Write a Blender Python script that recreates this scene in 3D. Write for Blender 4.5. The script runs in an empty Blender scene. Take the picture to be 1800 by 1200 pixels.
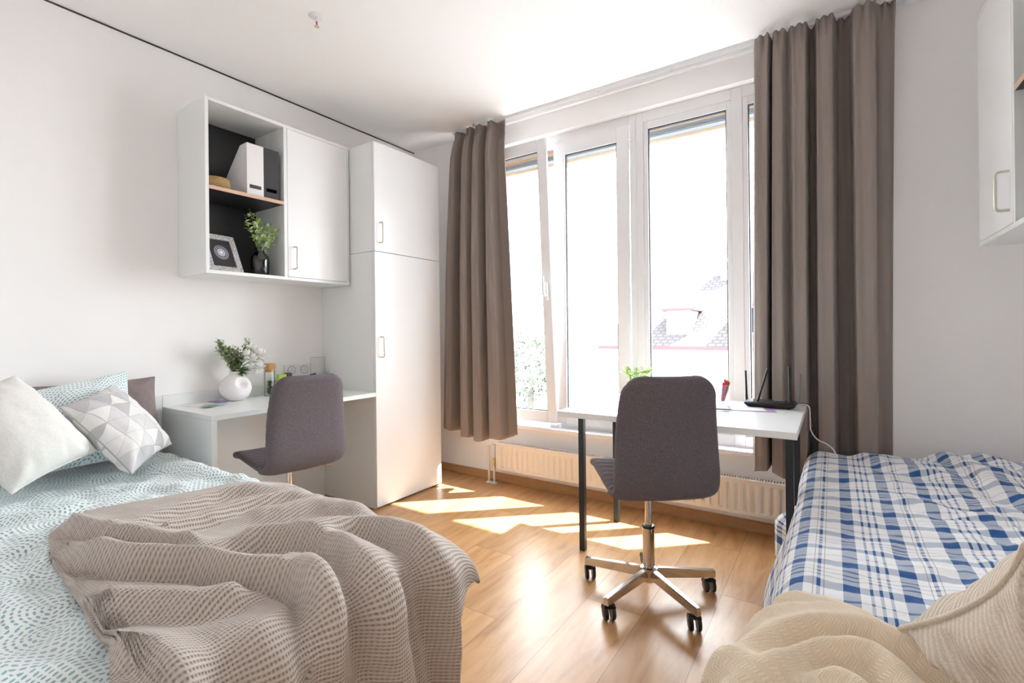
import bpy, bmesh, math, random
import numpy as np
from mathutils import Vector, Matrix, noise
random.seed(7)
PI = math.pi
scn = bpy.context.scene
COL = scn.collection

# ------------------------------------------------------------------ room numbers (metres)
XL, XR, YB, YW, ZC = -3.041, 0.825, -0.42, 3.029, 2.718
OX0, OX1, OZ0, OZ1 = -2.32, 0.16, 0.45, 2.572       # window opening
WT = 0.36                                            # window wall thickness

# ------------------------------------------------------------------ material helpers
def mat(name, color=(0.8, 0.8, 0.8), rough=0.5, metal=0.0, noise_amt=0.0, noise_scale=20.0, bump=0.0, bump_scale=200.0,
        spec=0.5, trans=0.0, sheen=0.0, ior=1.45, alpha=1.0, coat=0.0):
    m = bpy.data.materials.new(name); m.use_nodes = True
    nt = m.node_tree; N = nt.nodes; L = nt.links
    b = N['Principled BSDF']
    b.inputs['Base Color'].default_value = (*color, 1)
    b.inputs['Roughness'].default_value = rough
    b.inputs['Metallic'].default_value = metal
    b.inputs['Specular IOR Level'].default_value = spec
    b.inputs['Transmission Weight'].default_value = trans
    b.inputs['Sheen Weight'].default_value = sheen
    b.inputs['IOR'].default_value = ior
    b.inputs['Alpha'].default_value = alpha
    b.inputs['Coat Weight'].default_value = coat
    tc = N.new('ShaderNodeTexCoord')
    if noise_amt > 0:
        n = N.new('ShaderNodeTexNoise'); n.inputs['Scale'].default_value = noise_scale; n.inputs['Detail'].default_value = 6
        L.new(tc.outputs['Object'], n.inputs['Vector'])
        mx = N.new('ShaderNodeMix'); mx.data_type = 'RGBA'
        mx.inputs['A'].default_value = (*[c * (1 - noise_amt) for c in color], 1)
        mx.inputs['B'].default_value = (*[min(1, c * (1 + noise_amt)) for c in color], 1)
        L.new(n.outputs['Fac'], mx.inputs['Factor']); L.new(mx.outputs['Result'], b.inputs['Base Color'])
    if bump > 0:
        n2 = N.new('ShaderNodeTexNoise'); n2.inputs['Scale'].default_value = bump_scale; n2.inputs['Detail'].default_value = 4
        L.new(tc.outputs['Object'], n2.inputs['Vector'])
        bp = N.new('ShaderNodeBump'); bp.inputs['Strength'].default_value = bump; bp.inputs['Distance'].default_value = 0.002
        L.new(n2.outputs['Fac'], bp.inputs['Height']); L.new(bp.outputs['Normal'], b.inputs['Normal'])
    return m

def nd(nt, typ, **kw):
    n = nt.nodes.new(typ)
    for k, v in kw.items():
        if k in n.inputs.keys(): n.inputs[k].default_value = v
        else: setattr(n, k, v)
    return n

def mth(nt, op, a, b=None, c=None):
    n = nt.nodes.new('ShaderNodeMath'); n.operation = op
    for i, v in enumerate((a, b, c)):
        if v is None: continue
        if isinstance(v, (int, float)): n.inputs[i].default_value = v
        else: nt.links.new(v, n.inputs[i])
    return n.outputs[0]

def mixc(nt, fac, a, b):
    n = nt.nodes.new('ShaderNodeMix'); n.data_type = 'RGBA'
    if isinstance(fac, (int, float)): n.inputs['Factor'].default_value = fac
    else: nt.links.new(fac, n.inputs['Factor'])
    for k, v in (('A', a), ('B', b)):
        if isinstance(v, tuple): n.inputs[k].default_value = (*v, 1) if len(v) == 3 else v
        else: nt.links.new(v, n.inputs[k])
    return n.outputs['Result']

def ramp(nt, fac, stops, const=False):
    n = nt.nodes.new('ShaderNodeValToRGB'); cr = n.color_ramp
    if const: cr.interpolation = 'CONSTANT'
    while len(cr.elements) < len(stops): cr.elements.new(0.5)
    for e, (p, c) in zip(cr.elements, stops):
        e.position = p; e.color = (*c, 1) if len(c) == 3 else c
    nt.links.new(fac, n.inputs['Fac'])
    return n.outputs['Color']

def bump_to(nt, h, strength=0.5, dist=0.002):
    bp = nt.nodes.new('ShaderNodeBump'); bp.inputs['Strength'].default_value = strength; bp.inputs['Distance'].default_value = dist
    nt.links.new(h, bp.inputs['Height']); nt.links.new(bp.outputs['Normal'], nt.nodes['Principled BSDF'].inputs['Normal'])

# plain materials
M = {}
M['wall'] = mat('painted_plaster', (0.905, 0.892, 0.888), 0.85, bump=0.08, bump_scale=140, noise_amt=0.01, noise_scale=3)
M['ceiling'] = mat('ceiling_paint', (0.89, 0.882, 0.885), 0.9, bump=0.05, bump_scale=120)
M['white_lam'] = mat('white_laminate', (0.80, 0.82, 0.82), 0.32, noise_amt=0.008, noise_scale=6)
M['door_lam'] = mat('white_door_laminate', (0.84, 0.85, 0.87), 0.28, noise_amt=0.008, noise_scale=6)
M['pvc'] = mat('white_window_plastic', (0.80, 0.80, 0.82), 0.3, noise_amt=0.005)
M['gasket'] = mat('black_rubber_gasket', (0.03, 0.035, 0.04), 0.6, noise_amt=0.1)
M['darkback'] = mat('charcoal_laminate', (0.028, 0.028, 0.032), 0.35, noise_amt=0.15, noise_scale=40)
M['shelfwood'] = mat('pale_wood_edge', (0.62, 0.42, 0.30), 0.5, noise_amt=0.12, noise_scale=60)
M['nickel'] = mat('brushed_nickel', (0.62, 0.59, 0.52), 0.3, 1.0, noise_amt=0.05)
M['chrome'] = mat('chrome', (0.66, 0.63, 0.60), 0.10, 1.0, noise_amt=0.03)
M['blackplastic'] = mat('black_plastic', (0.012, 0.012, 0.014), 0.35, noise_amt=0.2)
M['greysteel'] = mat('dark_grey_steel', (0.035, 0.04, 0.045), 0.38, 0.4, noise_amt=0.1)
M['radiator'] = mat('cream_enamel', (0.78, 0.73, 0.66), 0.35, noise_amt=0.01)
M['brass'] = mat('brass_fitting', (0.6, 0.42, 0.15), 0.35, 1.0, noise_amt=0.1)
M['basewood'] = mat('oak_baseboard', (0.46, 0.25, 0.11), 0.45, noise_amt=0.12, noise_scale=25)
M['white_ceramic'] = mat('matte_white_ceramic', (0.84, 0.82, 0.82), 0.55, noise_amt=0.01)
M['card_white'] = mat('white_cardboard', (0.80, 0.78, 0.79), 0.6, noise_amt=0.01)
M['card_black'] = mat('black_cardboard', (0.035, 0.034, 0.036), 0.5, noise_amt=0.15, noise_scale=60)
M['cork'] = mat('cork', (0.62, 0.34, 0.14), 0.8, noise_amt=0.3, noise_scale=150, bump=0.4)
M['leaf'] = mat('green_leaf', (0.10, 0.19, 0.045), 0.5, noise_amt=0.4, noise_scale=30)
M['leaf_grey'] = mat('eucalyptus_leaf', (0.34, 0.40, 0.22), 0.6, noise_amt=0.4, noise_scale=60)
M['leaf_lime'] = mat('lime_leaf', (0.42, 0.60, 0.14), 0.5, noise_amt=0.3, noise_scale=50)
M['stem'] = mat('green_stem', (0.14, 0.28, 0.05), 0.5, noise_amt=0.3)
M['petal'] = mat('white_petal', (0.92, 0.92, 0.89), 0.6, noise_amt=0.04)
M['red'] = mat('red_plastic', (0.65, 0.02, 0.03), 0.35, noise_amt=0.1)
M['lime'] = mat('lime_paper', (0.50, 0.72, 0.12), 0.6, noise_amt=0.05)
M['pink'] = mat('pink_paper', (0.75, 0.18, 0.25), 0.6, noise_amt=0.05)
M['acrylic_edge'] = mat('acrylic_edge', (0.52, 0.50, 0.49), 0.2, noise_amt=0.05)
M['antenna_grey'] = mat('dusty_grey_plastic', (0.22, 0.22, 0.21), 0.6, noise_amt=0.3, noise_scale=120)
M['mattress'] = mat('mattress_fabric', (0.75, 0.74, 0.72), 0.9, noise_amt=0.03)
M['pine'] = mat('white_bed_frame', (0.78, 0.78, 0.77), 0.4, noise_amt=0.02)
M['grey_pillow'] = mat('taupe_cotton', (0.235, 0.185, 0.18), 0.9, noise_amt=0.12, noise_scale=40, bump=0.3, bump_scale=500, sheen=0.1)
M['gap_shade'] = mat('gap_shade_strip', (0.06, 0.045, 0.035), 0.8, noise_amt=0.1)
M['lintel'] = mat('exterior_timber', (0.62, 0.45, 0.30), 0.7, noise_amt=0.15, noise_scale=30)
M['blind_box'] = mat('grey_blind_slats', (0.12, 0.13, 0.14), 0.5, noise_amt=0.1)
M['facade'] = mat('pale_render', (0.40, 0.39, 0.38), 0.9, noise_amt=0.05)
M['ground'] = mat('pale_gravel_ground', (0.14, 0.14, 0.14), 0.95, noise_amt=0.2, noise_scale=2)
M['tree'] = mat('tree_foliage', (0.105, 0.125, 0.095), 0.9, spec=0.0, noise_amt=0.4, noise_scale=4)
M['bark'] = mat('tree_bark', (0.11, 0.10, 0.09), 0.9, spec=0.0, noise_amt=0.3)
M['gutter'] = mat('red_brown_gutter', (0.075, 0.048, 0.052), 0.9, spec=0.0, noise_amt=0.1)
M['skyglass'] = mat('skylight_glass', (0.012, 0.017, 0.024), 0.5, spec=0.02, noise_amt=0.05)
M['purple_print'] = mat('purple_paper', (0.42, 0.28, 0.52), 0.5, noise_amt=0.1)
M['teal_print'] = mat('pale_teal_paper', (0.45, 0.62, 0.60), 0.5, noise_amt=0.1)
M['grey_print'] = mat('grey_paper', (0.25, 0.26, 0.28), 0.5, noise_amt=0.1)
M['paper'] = mat('white_paper', (0.82, 0.82, 0.83), 0.6, noise_amt=0.02)

def glass_thin(name, tint=(1, 1, 1), gloss=0.06):
    m = bpy.data.materials.new(name); m.use_nodes = True
    nt = m.node_tree; nt.nodes.remove(nt.nodes['Principled BSDF'])
    t = nt.nodes.new('ShaderNodeBsdfTransparent'); t.inputs['Color'].default_value = (*tint, 1)
    g = nt.nodes.new('ShaderNodeBsdfGlossy'); g.inputs['Roughness'].default_value = 0.02
    mx = nt.nodes.new('ShaderNodeMixShader')
    fr = nt.nodes.new('ShaderNodeLayerWeight'); fr.inputs['Blend'].default_value = 0.25
    f = mth(nt, 'MULTIPLY_ADD', fr.outputs['Fresnel'], 0.5, gloss)
    nt.links.new(f, mx.inputs[0]); nt.links.new(t.outputs[0], mx.inputs[1]); nt.links.new(g.outputs[0], mx.inputs[2])
    nt.links.new(mx.outputs[0], nt.nodes['Material Output'].inputs['Surface'])
    return m
M['pane'] = glass_thin('window_glass', (0.97, 0.985, 0.98), 0.01)
M['tumbler'] = glass_thin('tumbler_glass', (0.86, 0.86, 0.88), 0.06)
M['clear'] = glass_thin('clear_glass', (0.975, 0.985, 0.98), 0.04)
M['acrylic'] = glass_thin('clear_acrylic', (0.98, 0.98, 0.98), 0.02)
M['smoke'] = glass_thin('smoked_glass', (0.16, 0.15, 0.13), 0.10)

# laminate floor
def floor_mat():
    m = bpy.data.materials.new('oak_laminate_planks'); m.use_nodes = True; nt = m.node_tree
    b = nt.nodes['Principled BSDF']; b.inputs['Roughness'].default_value = 0.33; b.inputs['Specular IOR Level'].default_value = 0.6
    geo = nt.nodes.new('ShaderNodeNewGeometry')
    sp = nt.nodes.new('ShaderNodeSeparateXYZ'); nt.links.new(geo.outputs['Position'], sp.inputs[0])
    W, LN = 0.24, 1.30
    xs = mth(nt, 'ADD', mth(nt, 'DIVIDE', mth(nt, 'ADD', sp.outputs['X'], 10.0 + 0.50 - 0.008), W), 0.0)
    pi_ = mth(nt, 'FLOOR', xs); fx = mth(nt, 'FRACT', xs)
    off = mth(nt, 'FRACT', mth(nt, 'MULTIPLY', pi_, 0.3713))
    ys = mth(nt, 'ADD', mth(nt, 'DIVIDE', mth(nt, 'ADD', sp.outputs['Y'], 10.0), LN), off)
    pj_ = mth(nt, 'FLOOR', ys); fy = mth(nt, 'FRACT', ys)
    idv = nt.nodes.new('ShaderNodeCombineXYZ'); nt.links.new(pi_, idv.inputs[0]); nt.links.new(pj_, idv.inputs[1])
    wn = nt.nodes.new('ShaderNodeTexWhiteNoise'); nt.links.new(idv.outputs[0], wn.inputs['Vector'])
    # grain stretched along the plank, shifted per plank
    mp = nt.nodes.new('ShaderNodeVectorMath'); mp.operation = 'MULTIPLY'; mp.inputs[1].default_value = (11, 1.6, 1)
    nt.links.new(geo.outputs['Position'], mp.inputs[0])
    ad = nt.nodes.new('ShaderNodeVectorMath'); ad.operation = 'MULTIPLY_ADD'
    nt.links.new(wn.outputs['Color'], ad.inputs[0]); ad.inputs[1].default_value = (30, 30, 30); nt.links.new(mp.outputs[0], ad.inputs[2])
    g = nd(nt, 'ShaderNodeTexNoise', Scale=1.6, Detail=8.0, Roughness=0.62, Distortion=0.6); nt.links.new(ad.outputs[0], g.inputs['Vector'])
    g2 = nd(nt, 'ShaderNodeTexNoise', Scale=7.0, Detail=6.0, Roughness=0.75); nt.links.new(ad.outputs[0], g2.inputs['Vector'])
    c1 = ramp(nt, g.outputs['Fac'], [(0.28, (0.40, 0.19, 0.065)), (0.45, (0.54, 0.295, 0.125)), (0.60, (0.61, 0.355, 0.165)), (0.8, (0.66, 0.42, 0.22))])
    c2 = mixc(nt, mth(nt, 'MULTIPLY', g2.outputs['Fac'], 0.22), c1, (0.33, 0.16, 0.06))
    hv = nt.nodes.new('ShaderNodeHueSaturation'); nt.links.new(c2, hv.inputs['Color'])
    nt.links.new(mth(nt, 'MULTIPLY_ADD', wn.outputs['Value'], 0.22, 0.90), hv.inputs['Value'])
    # knots
    kv = nt.nodes.new('ShaderNodeVectorMath'); kv.operation = 'MULTIPLY'; kv.inputs[1].default_value = (6.0, 2.6, 1)
    nt.links.new(geo.outputs['Position'], kv.inputs[0])
    vo = nd(nt, 'ShaderNodeTexVoronoi', Scale=1.0, Randomness=1.0); nt.links.new(kv.outputs[0], vo.inputs['Vector'])
    kn = ramp(nt, vo.outputs['Distance'], [(0.0, (1, 1, 1)), (0.05, (0.6, 0.6, 0.6)), (0.17, (0, 0, 0))])
    c3 = mixc(nt, mth(nt, 'MULTIPLY', kn, 0.75), hv.outputs['Color'], (0.17, 0.075, 0.03))
    # seams
    sx = mth(nt, 'LESS_THAN', mth(nt, 'MULTIPLY', mth(nt, 'MINIMUM', fx, mth(nt, 'SUBTRACT', 1.0, fx)), W), 0.0011)
    sy = mth(nt, 'LESS_THAN', mth(nt, 'MULTIPLY', mth(nt, 'MINIMUM', fy, mth(nt, 'SUBTRACT', 1.0, fy)), LN), 0.0011)
    seam = mth(nt, 'MAXIMUM', sx, sy)
    c4 = mixc(nt, mth(nt, 'MULTIPLY', seam, 0.8), c3, (0.14, 0.07, 0.03))
    nt.links.new(c4, b.inputs['Base Color'])
    nt.links.new(mth(nt, 'MULTIPLY_ADD', g2.outputs['Fac'], 0.12, 0.27), b.inputs['Roughness'])
    bump_to(nt, mth(nt, 'SUBTRACT', mth(nt, 'MULTIPLY', g.outputs['Fac'], 0.15), seam), 0.25, 0.001)
    return m
M['floor'] = floor_mat()

def uvnode(nt):
    u = nt.nodes.new('ShaderNodeUVMap'); u.uv_map = 'UVMap'
    s = nt.nodes.new('ShaderNodeSeparateXYZ'); nt.links.new(u.outputs[0], s.inputs[0])
    return u.outputs[0], s.outputs['X'], s.outputs['Y']

def fabric_base(name, rough=0.9, sheen=0.15):
    m = bpy.data.materials.new(name); m.use_nodes = True
    b = m.node_tree.nodes['Principled BSDF']; b.inputs['Roughness'].default_value = rough; b.inputs['Sheen Weight'].default_value = sheen
    b.inputs['Specular IOR Level'].default_value = 0.2
    return m, m.node_tree, b

def plaid_mat():
    m, nt, b = fabric_base('blue_white_check_cotton')
    _, u, v = uvnode(nt)
    P = 0.235
    bars = [(0.060, 0.205, 1), (0.287, 0.313, 2), (0.365, 0.391, 2), (0.443, 0.469, 2), (0.560, 0.705, 1), (0.792, 0.798, 3), (0.826, 0.862, 2), (0.890, 0.896, 3)]
    def stripes(x):
        f = mth(nt, 'FRACT', mth(nt, 'DIVIDE', x, P))
        s = [(0.0, (0, 0, 0))]
        for lo, hi, k in bars:
            s.append((lo, (1 if k == 1 else 0, 1 if k == 3 else 0, 1 if k == 2 else 0))); s.append((hi, (0, 0, 0)))
        c = ramp(nt, f, s, const=True)
        sp = nt.nodes.new('ShaderNodeSeparateColor'); nt.links.new(c, sp.inputs[0])
        return sp.outputs[0], sp.outputs[1], sp.outputs[2]
    wu, bu, tu = stripes(u); wv_, bv, tv_ = stripes(mth(nt, 'ADD', v, 0.02))
    one = mth(nt, 'MAXIMUM', mth(nt, 'MAXIMUM', wu, mth(nt, 'MULTIPLY', wv_, 0.85)), mth(nt, 'MAXIMUM', mth(nt, 'MULTIPLY', tu, 0.75), mth(nt, 'MULTIPLY', tv_, 0.35)))
    au = mth(nt, 'MAXIMUM', wu, tu); av = mth(nt, 'MAXIMUM', wv_, mth(nt, 'MULTIPLY', tv_, 0.75)); both = mth(nt, 'MULTIPLY', au, av)
    wv = nd(nt, 'ShaderNodeTexNoise', Scale=700.0, Detail=2.0); uvv, _, _ = uvnode(nt); nt.links.new(uvv, wv.inputs['Vector'])
    c = mixc(nt, one, (0.84, 0.85, 0.87), (0.40, 0.46, 0.56))
    c = mixc(nt, both, c, (0.014, 0.085, 0.28))
    c = mixc(nt, mth(nt, 'MULTIPLY', mth(nt, 'MAXIMUM', bu, mth(nt, 'MULTIPLY', bv, 0.2)), 0.6), c, (0.20, 0.16, 0.10))
    nt.links.new(c, b.inputs['Base Color'])
    bump_to(nt, wv.outputs['Fac'], 0.25, 0.0006)
    return m
M['plaid'] = plaid_mat()

def dash_mat():
    m, nt, b = fabric_base('teal_dash_print_cotton')
    uv, u, v = uvnode(nt)
    vo = nd(nt, 'ShaderNodeTexVoronoi', Scale=5.5, Randomness=0.9); vo.voronoi_dimensions = '2D'
    nt.links.new(uv, vo.inputs['Vector'])
    # vector from cell centre in metres
    su = nt.nodes.new('ShaderNodeVectorMath'); su.operation = 'SUBTRACT'
    nt.links.new(uv, su.inputs[0])
    nt.links.new(vo.outputs['Position'], su.inputs[1])
    sx = nt.nodes.new('ShaderNodeSeparateXYZ'); nt.links.new(su.outputs[0], sx.inputs[0])
    r = mth(nt, 'SQRT', mth(nt, 'ADD', mth(nt, 'MULTIPLY', sx.outputs['X'], sx.outputs['X']), mth(nt, 'MULTIPLY', sx.outputs['Y'], sx.outputs['Y'])))
    nz = nd(nt, 'ShaderNodeTexNoise', Scale=9.0, Detail=2.0); nt.links.new(uv, nz.inputs['Vector'])
    r2 = mth(nt, 'MULTIPLY_ADD', mth(nt, 'SUBTRACT', nz.outputs['Fac'], 0.5), 0.012, r)
    rr = mth(nt, 'DIVIDE', r2, 0.0125)
    ri = mth(nt, 'FLOOR', rr); rf = mth(nt, 'ABSOLUTE', mth(nt, 'SUBTRACT', mth(nt, 'FRACT', rr), 0.5))
    an = mth(nt, 'DIVIDE', mth(nt, 'ARCTAN2', sx.outputs['Y'], sx.outputs['X']), 2 * PI)
    cnt = mth(nt, 'ADD', mth(nt, 'MULTIPLY', ri, 5.0), 3.0)
    ang = mth(nt, 'ADD', mth(nt, 'MULTIPLY', an, cnt), mth(nt, 'MULTIPLY', ri, 0.37))
    af = mth(nt, 'ABSOLUTE', mth(nt, 'SUBTRACT', mth(nt, 'FRACT', ang), 0.5))
    # elongated dash mask
    d = mth(nt, 'ADD', mth(nt, 'POWER', mth(nt, 'DIVIDE', rf, 0.24), 2.0), mth(nt, 'POWER', mth(nt, 'DIVIDE', af, 0.37), 2.0))
    mask = mth(nt, 'LESS_THAN', d, 1.0)
    nz2 = nd(nt, 'ShaderNodeTexNoise', Scale=2.6, Detail=3.0); nt.links.new(uv, nz2.inputs['Vector'])
    dc = ramp(nt, nz2.outputs['Fac'], [(0.32, (0.14, 0.27, 0.25)), (0.48, (0.22, 0.37, 0.39)), (0.66, (0.37, 0.53, 0.59))])
    c = mixc(nt, mth(nt, 'MULTIPLY', mask, 0.9), (0.80, 0.86, 0.87), dc)
    nt.links.new(c, b.inputs['Base Color'])
    wv = nd(nt, 'ShaderNodeTexNoise', Scale=600.0, Detail=2.0); nt.links.new(uv, wv.inputs['Vector'])
    bump_to(nt, wv.outputs['Fac'], 0.25, 0.0006)
    return m
M['dash'] = dash_mat()

def knit_mat():
    m, nt, b = fabric_base('greige_waffle_knit', sheen=0.3)
    uv, u, v = uvnode(nt)
    nz = nd(nt, 'ShaderNodeTexNoise', Scale=14.0, Detail=3.0); nt.links.new(uv, nz.inputs['Vector'])
    w = mth(nt, 'MULTIPLY', mth(nt, 'SUBTRACT', nz.outputs['Fac'], 0.5), 0.010)
    a = mth(nt, 'SINE', mth(nt, 'MULTIPLY', mth(nt, 'ADD', u, w), 2 * PI / 0.0098))
    c_ = mth(nt, 'SINE', mth(nt, 'MULTIPLY', mth(nt, 'ADD', v, w), 2 * PI / 0.0072))
    row = mth(nt, 'MULTIPLY_ADD', a, 0.5, 0.5)
    cell = mth(nt, 'MULTIPLY_ADD', c_, 0.5, 0.5)
    hole = mth(nt, 'MULTIPLY', mth(nt, 'POWER', mth(nt, 'SUBTRACT', 1.0, row), 1.6), mth(nt, 'MULTIPLY_ADD', cell, 0.7, 0.3))
    fz = nd(nt, 'ShaderNodeTexNoise', Scale=900.0, Detail=3.0); nt.links.new(uv, fz.inputs['Vector'])
    c = mixc(nt, hole, (0.57, 0.50, 0.445), (0.27, 0.21, 0.17))
    c = mixc(nt, mth(nt, 'MULTIPLY', fz.outputs['Fac'], 0.25), c, (0.70, 0.64, 0.59))
    nt.links.new(c, b.inputs['Base Color'])
    bump_to(nt, mth(nt, 'SUBTRACT', mth(nt, 'MULTIPLY', fz.outputs['Fac'], 0.3), hole), 0.9, 0.004)
    return m
M['knit'] = knit_mat()

def cream_mat():
    m, nt, b = fabric_base('cream_herringbone_wool', sheen=0.3)
    uv, u, v = uvnode(nt)
    zig = mth(nt, 'ABSOLUTE', mth(nt, 'SUBTRACT', mth(nt, 'FRACT', mth(nt, 'DIVIDE', v, 0.020)), 0.5))
    a = mth(nt, 'SINE', mth(nt, 'MULTIPLY', mth(nt, 'ADD', u, mth(nt, 'MULTIPLY', zig, 0.016)), 2 * PI / 0.0045))
    s = mth(nt, 'MULTIPLY_ADD', a, 0.5, 0.5)
    fz = nd(nt, 'ShaderNodeTexNoise', Scale=700.0, Detail=3.0); nt.links.new(uv, fz.inputs['Vector'])
    c = mixc(nt, s, (0.74, 0.61, 0.46), (0.83, 0.71, 0.56))
    nt.links.new(c, b.inputs['Base Color'])
    bump_to(nt, mth(nt, 'ADD', s, mth(nt, 'MULTIPLY', fz.outputs['Fac'], 0.5)), 0.6, 0.0015)
    return m
M['cream'] = cream_mat()

def weave_mat(name, c1, c2, scale=500.0, rib=None, bumpd=0.001, sheen=0.1, ribmix=0.35):
    m, nt, b = fabric_base(name, sheen=sheen)
    tc = nt.nodes.new('ShaderNodeTexCoord')
    n1 = nd(nt, 'ShaderNodeTexNoise', Scale=scale, Detail=3.0, Roughness=0.7); nt.links.new(tc.outputs['Object'], n1.inputs['Vector'])
    c = ramp(nt, n1.outputs['Fac'], [(0.3, c1), (0.7, c2)])
    nt.links.new(c, b.inputs['Base Color'])
    h = n1.outputs['Fac']
    if rib:
        uv, u, v = uvnode(nt)
        nz = nd(nt, 'ShaderNodeTexNoise', Scale=12.0, Detail=2.0); nt.links.new(uv, nz.inputs['Vector'])
        s = mth(nt, 'SINE', mth(nt, 'MULTIPLY', mth(nt, 'MULTIPLY_ADD', nz.outputs['Fac'], 0.02, u), 2 * PI / rib))
        h = mth(nt, 'ADD', mth(nt, 'MULTIPLY', s, 0.6), n1.outputs['Fac'])
        s2 = mth(nt, 'MULTIPLY_ADD', s, 0.5, 0.5)
        nt.links.new(mixc(nt, mth(nt, 'MULTIPLY', s2, ribmix), c, tuple(x * 0.62 for x in c1)), b.inputs['Base Color'])
    bump_to(nt, h, 0.7, bumpd)
    return m
M['chair_fabric'] = weave_mat('charcoal_melange_upholstery', (0.052, 0.043, 0.052), (0.195, 0.165, 0.182), 380.0)
M['cream_pillow'] = weave_mat('oatmeal_cable_knit', (0.58, 0.49, 0.39), (0.76, 0.67, 0.56), 300.0, rib=0.011, bumpd=0.003)
M['white_pillow'] = weave_mat('white_slub_cotton', (0.73, 0.72, 0.69), (0.83, 0.82, 0.79), 140.0, rib=0.0045, bumpd=0.0004, ribmix=0.06)
M['curtain'] = weave_mat('taupe_blackout_curtain', (0.265, 0.222, 0.200), (0.300, 0.253, 0.230), 600.0, bumpd=0.0005)

def triangle_mat():
    m, nt, b = fabric_base('grey_triangle_print')
    uv, u, v = uvnode(nt)
    S = 0.085; H = S * 0.866
    # skewed triangle grid
    y = mth(nt, 'DIVIDE', v, H); x = mth(nt, 'SUBTRACT', mth(nt, 'DIVIDE', u, S), mth(nt, 'MULTIPLY', y, 0.5))
    fx = mth(nt, 'FRACT', x); fy = mth(nt, 'FRACT', y)
    up = mth(nt, 'GREATER_THAN', mth(nt, 'ADD', fx, fy), 1.0)
    idv = nt.nodes.new('ShaderNodeCombineXYZ'); nt.links.new(mth(nt, 'FLOOR', x), idv.inputs[0]); nt.links.new(mth(nt, 'FLOOR', y), idv.inputs[1]); nt.links.new(up, idv.inputs[2])
    wn = nt.nodes.new('ShaderNodeTexWhiteNoise'); nt.links.new(idv.outputs[0], wn.inputs['Vector'])
    c = ramp(nt, wn.outputs['Value'], [(0.0, (0.78, 0.765, 0.76)), (0.34, (0.66, 0.65, 0.655)), (0.55, (0.50, 0.495, 0.51)), (0.72, (0.74, 0.73, 0.72)), (0.88, (0.58, 0.57, 0.585))], const=True)
    e = mth(nt, 'MINIMUM', mth(nt, 'MINIMUM', fx, fy), mth(nt, 'ABSOLUTE', mth(nt, 'SUBTRACT', mth(nt, 'ADD', fx, fy), 1.0)))
    ln = mth(nt, 'LESS_THAN', e, 0.022)
    c = mixc(nt, mth(nt, 'MULTIPLY', ln, 0.6), c, (0.36, 0.35, 0.34))
    nt.links.new(c, b.inputs['Base Color'])
    fz = nd(nt, 'ShaderNodeTexNoise', Scale=500.0, Detail=2.0); nt.links.new(uv, fz.inputs['Vector']); bump_to(nt, fz.outputs['Fac'], 0.3, 0.0006)
    return m
M['triangle'] = triangle_mat()

def roof_mat():
    m = bpy.data.materials.new('clay_roof_tiles'); m.use_nodes = True; nt = m.node_tree; b = nt.nodes['Principled BSDF']
    tc = nt.nodes.new('ShaderNodeTexCoord')
    br = nd(nt, 'ShaderNodeTexBrick', Scale=1.0); br.inputs['Brick Width'].default_value = 0.22; br.inputs['Row Height'].default_value = 0.17; br.inputs['Mortar Size'].default_value = 0.022
    br.inputs['Color1'].default_value = (0.056, 0.051, 0.052, 1); br.inputs['Color2'].default_value = (0.062, 0.057, 0.058, 1); br.inputs['Mortar'].default_value = (0.042, 0.037, 0.038, 1)
    uv = nt.nodes.new('ShaderNodeUVMap'); uv.uv_map = 'UVMap'; nt.links.new(uv.outputs[0], br.inputs['Vector'])
    nt.links.new(br.outputs['Color'], b.inputs['Base Color']); b.inputs['Roughness'].default_value = 0.9; b.inputs['Specular IOR Level'].default_value = 0.0
    return m
M['roof'] = roof_mat()

def straw_mat():
    m = bpy.data.materials.new('woven_straw'); m.use_nodes = True; nt = m.node_tree; b = nt.nodes['Principled BSDF']
    tc = nt.nodes.new('ShaderNodeTexCoord')
    w = nd(nt, 'ShaderNodeTexWave', Scale=60.0, Distortion=6.0); w.bands_direction = 'Z'; nt.links.new(tc.outputs['Object'], w.inputs['Vector'])
    nt.links.new(ramp(nt, w.outputs['Fac'], [(0.2, (0.30, 0.17, 0.06)), (0.7, (0.66, 0.44, 0.20))]), b.inputs['Base Color'])
    b.inputs['Roughness'].default_value = 0.8; bump_to(nt, w.outputs['Fac'], 0.8, 0.003)
    return m
M['straw'] = straw_mat()

def embossed_mat():
    m = bpy.data.materials.new('embossed_white_frame'); m.use_nodes = True; nt = m.node_tree; b = nt.nodes['Principled BSDF']
    tc = nt.nodes.new('ShaderNodeTexCoord')
    v = nd(nt, 'ShaderNodeTexVoronoi', Scale=130.0); nt.links.new(tc.outputs['Object'], v.inputs['Vector'])
    nt.links.new(ramp(nt, v.outputs['Distance'], [(0.1, (0.72, 0.70, 0.68)), (0.6, (0.34, 0.33, 0.33))]), b.inputs['Base Color'])
    bump_to(nt, v.outputs['Distance'], 0.8, 0.002); return m
M['embossed'] = embossed_mat()

# ------------------------------------------------------------------ geometry helpers
def link(o, parent=None, wloc=None):
    COL.objects.link(o)
    if parent is not None: o.parent = parent
    return o

def thing(name, label, cat, loc=(0, 0, 0), rot=0.0, group=None):
    o = bpy.data.objects.new(name, None); o.empty_display_size = 0.1
    COL.objects.link(o); o.location = loc; o.rotation_euler = (0, 0, rot)
    o['label'] = label; o['category'] = cat
    if group: o['group'] = group
    return o

def rootmat(p):
    if p is None: return Matrix.Identity(4)
    m = Matrix.LocRotScale(p.location, p.rotation_euler, Vector((1, 1, 1)))
    return rootmat(p.parent) @ m

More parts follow.
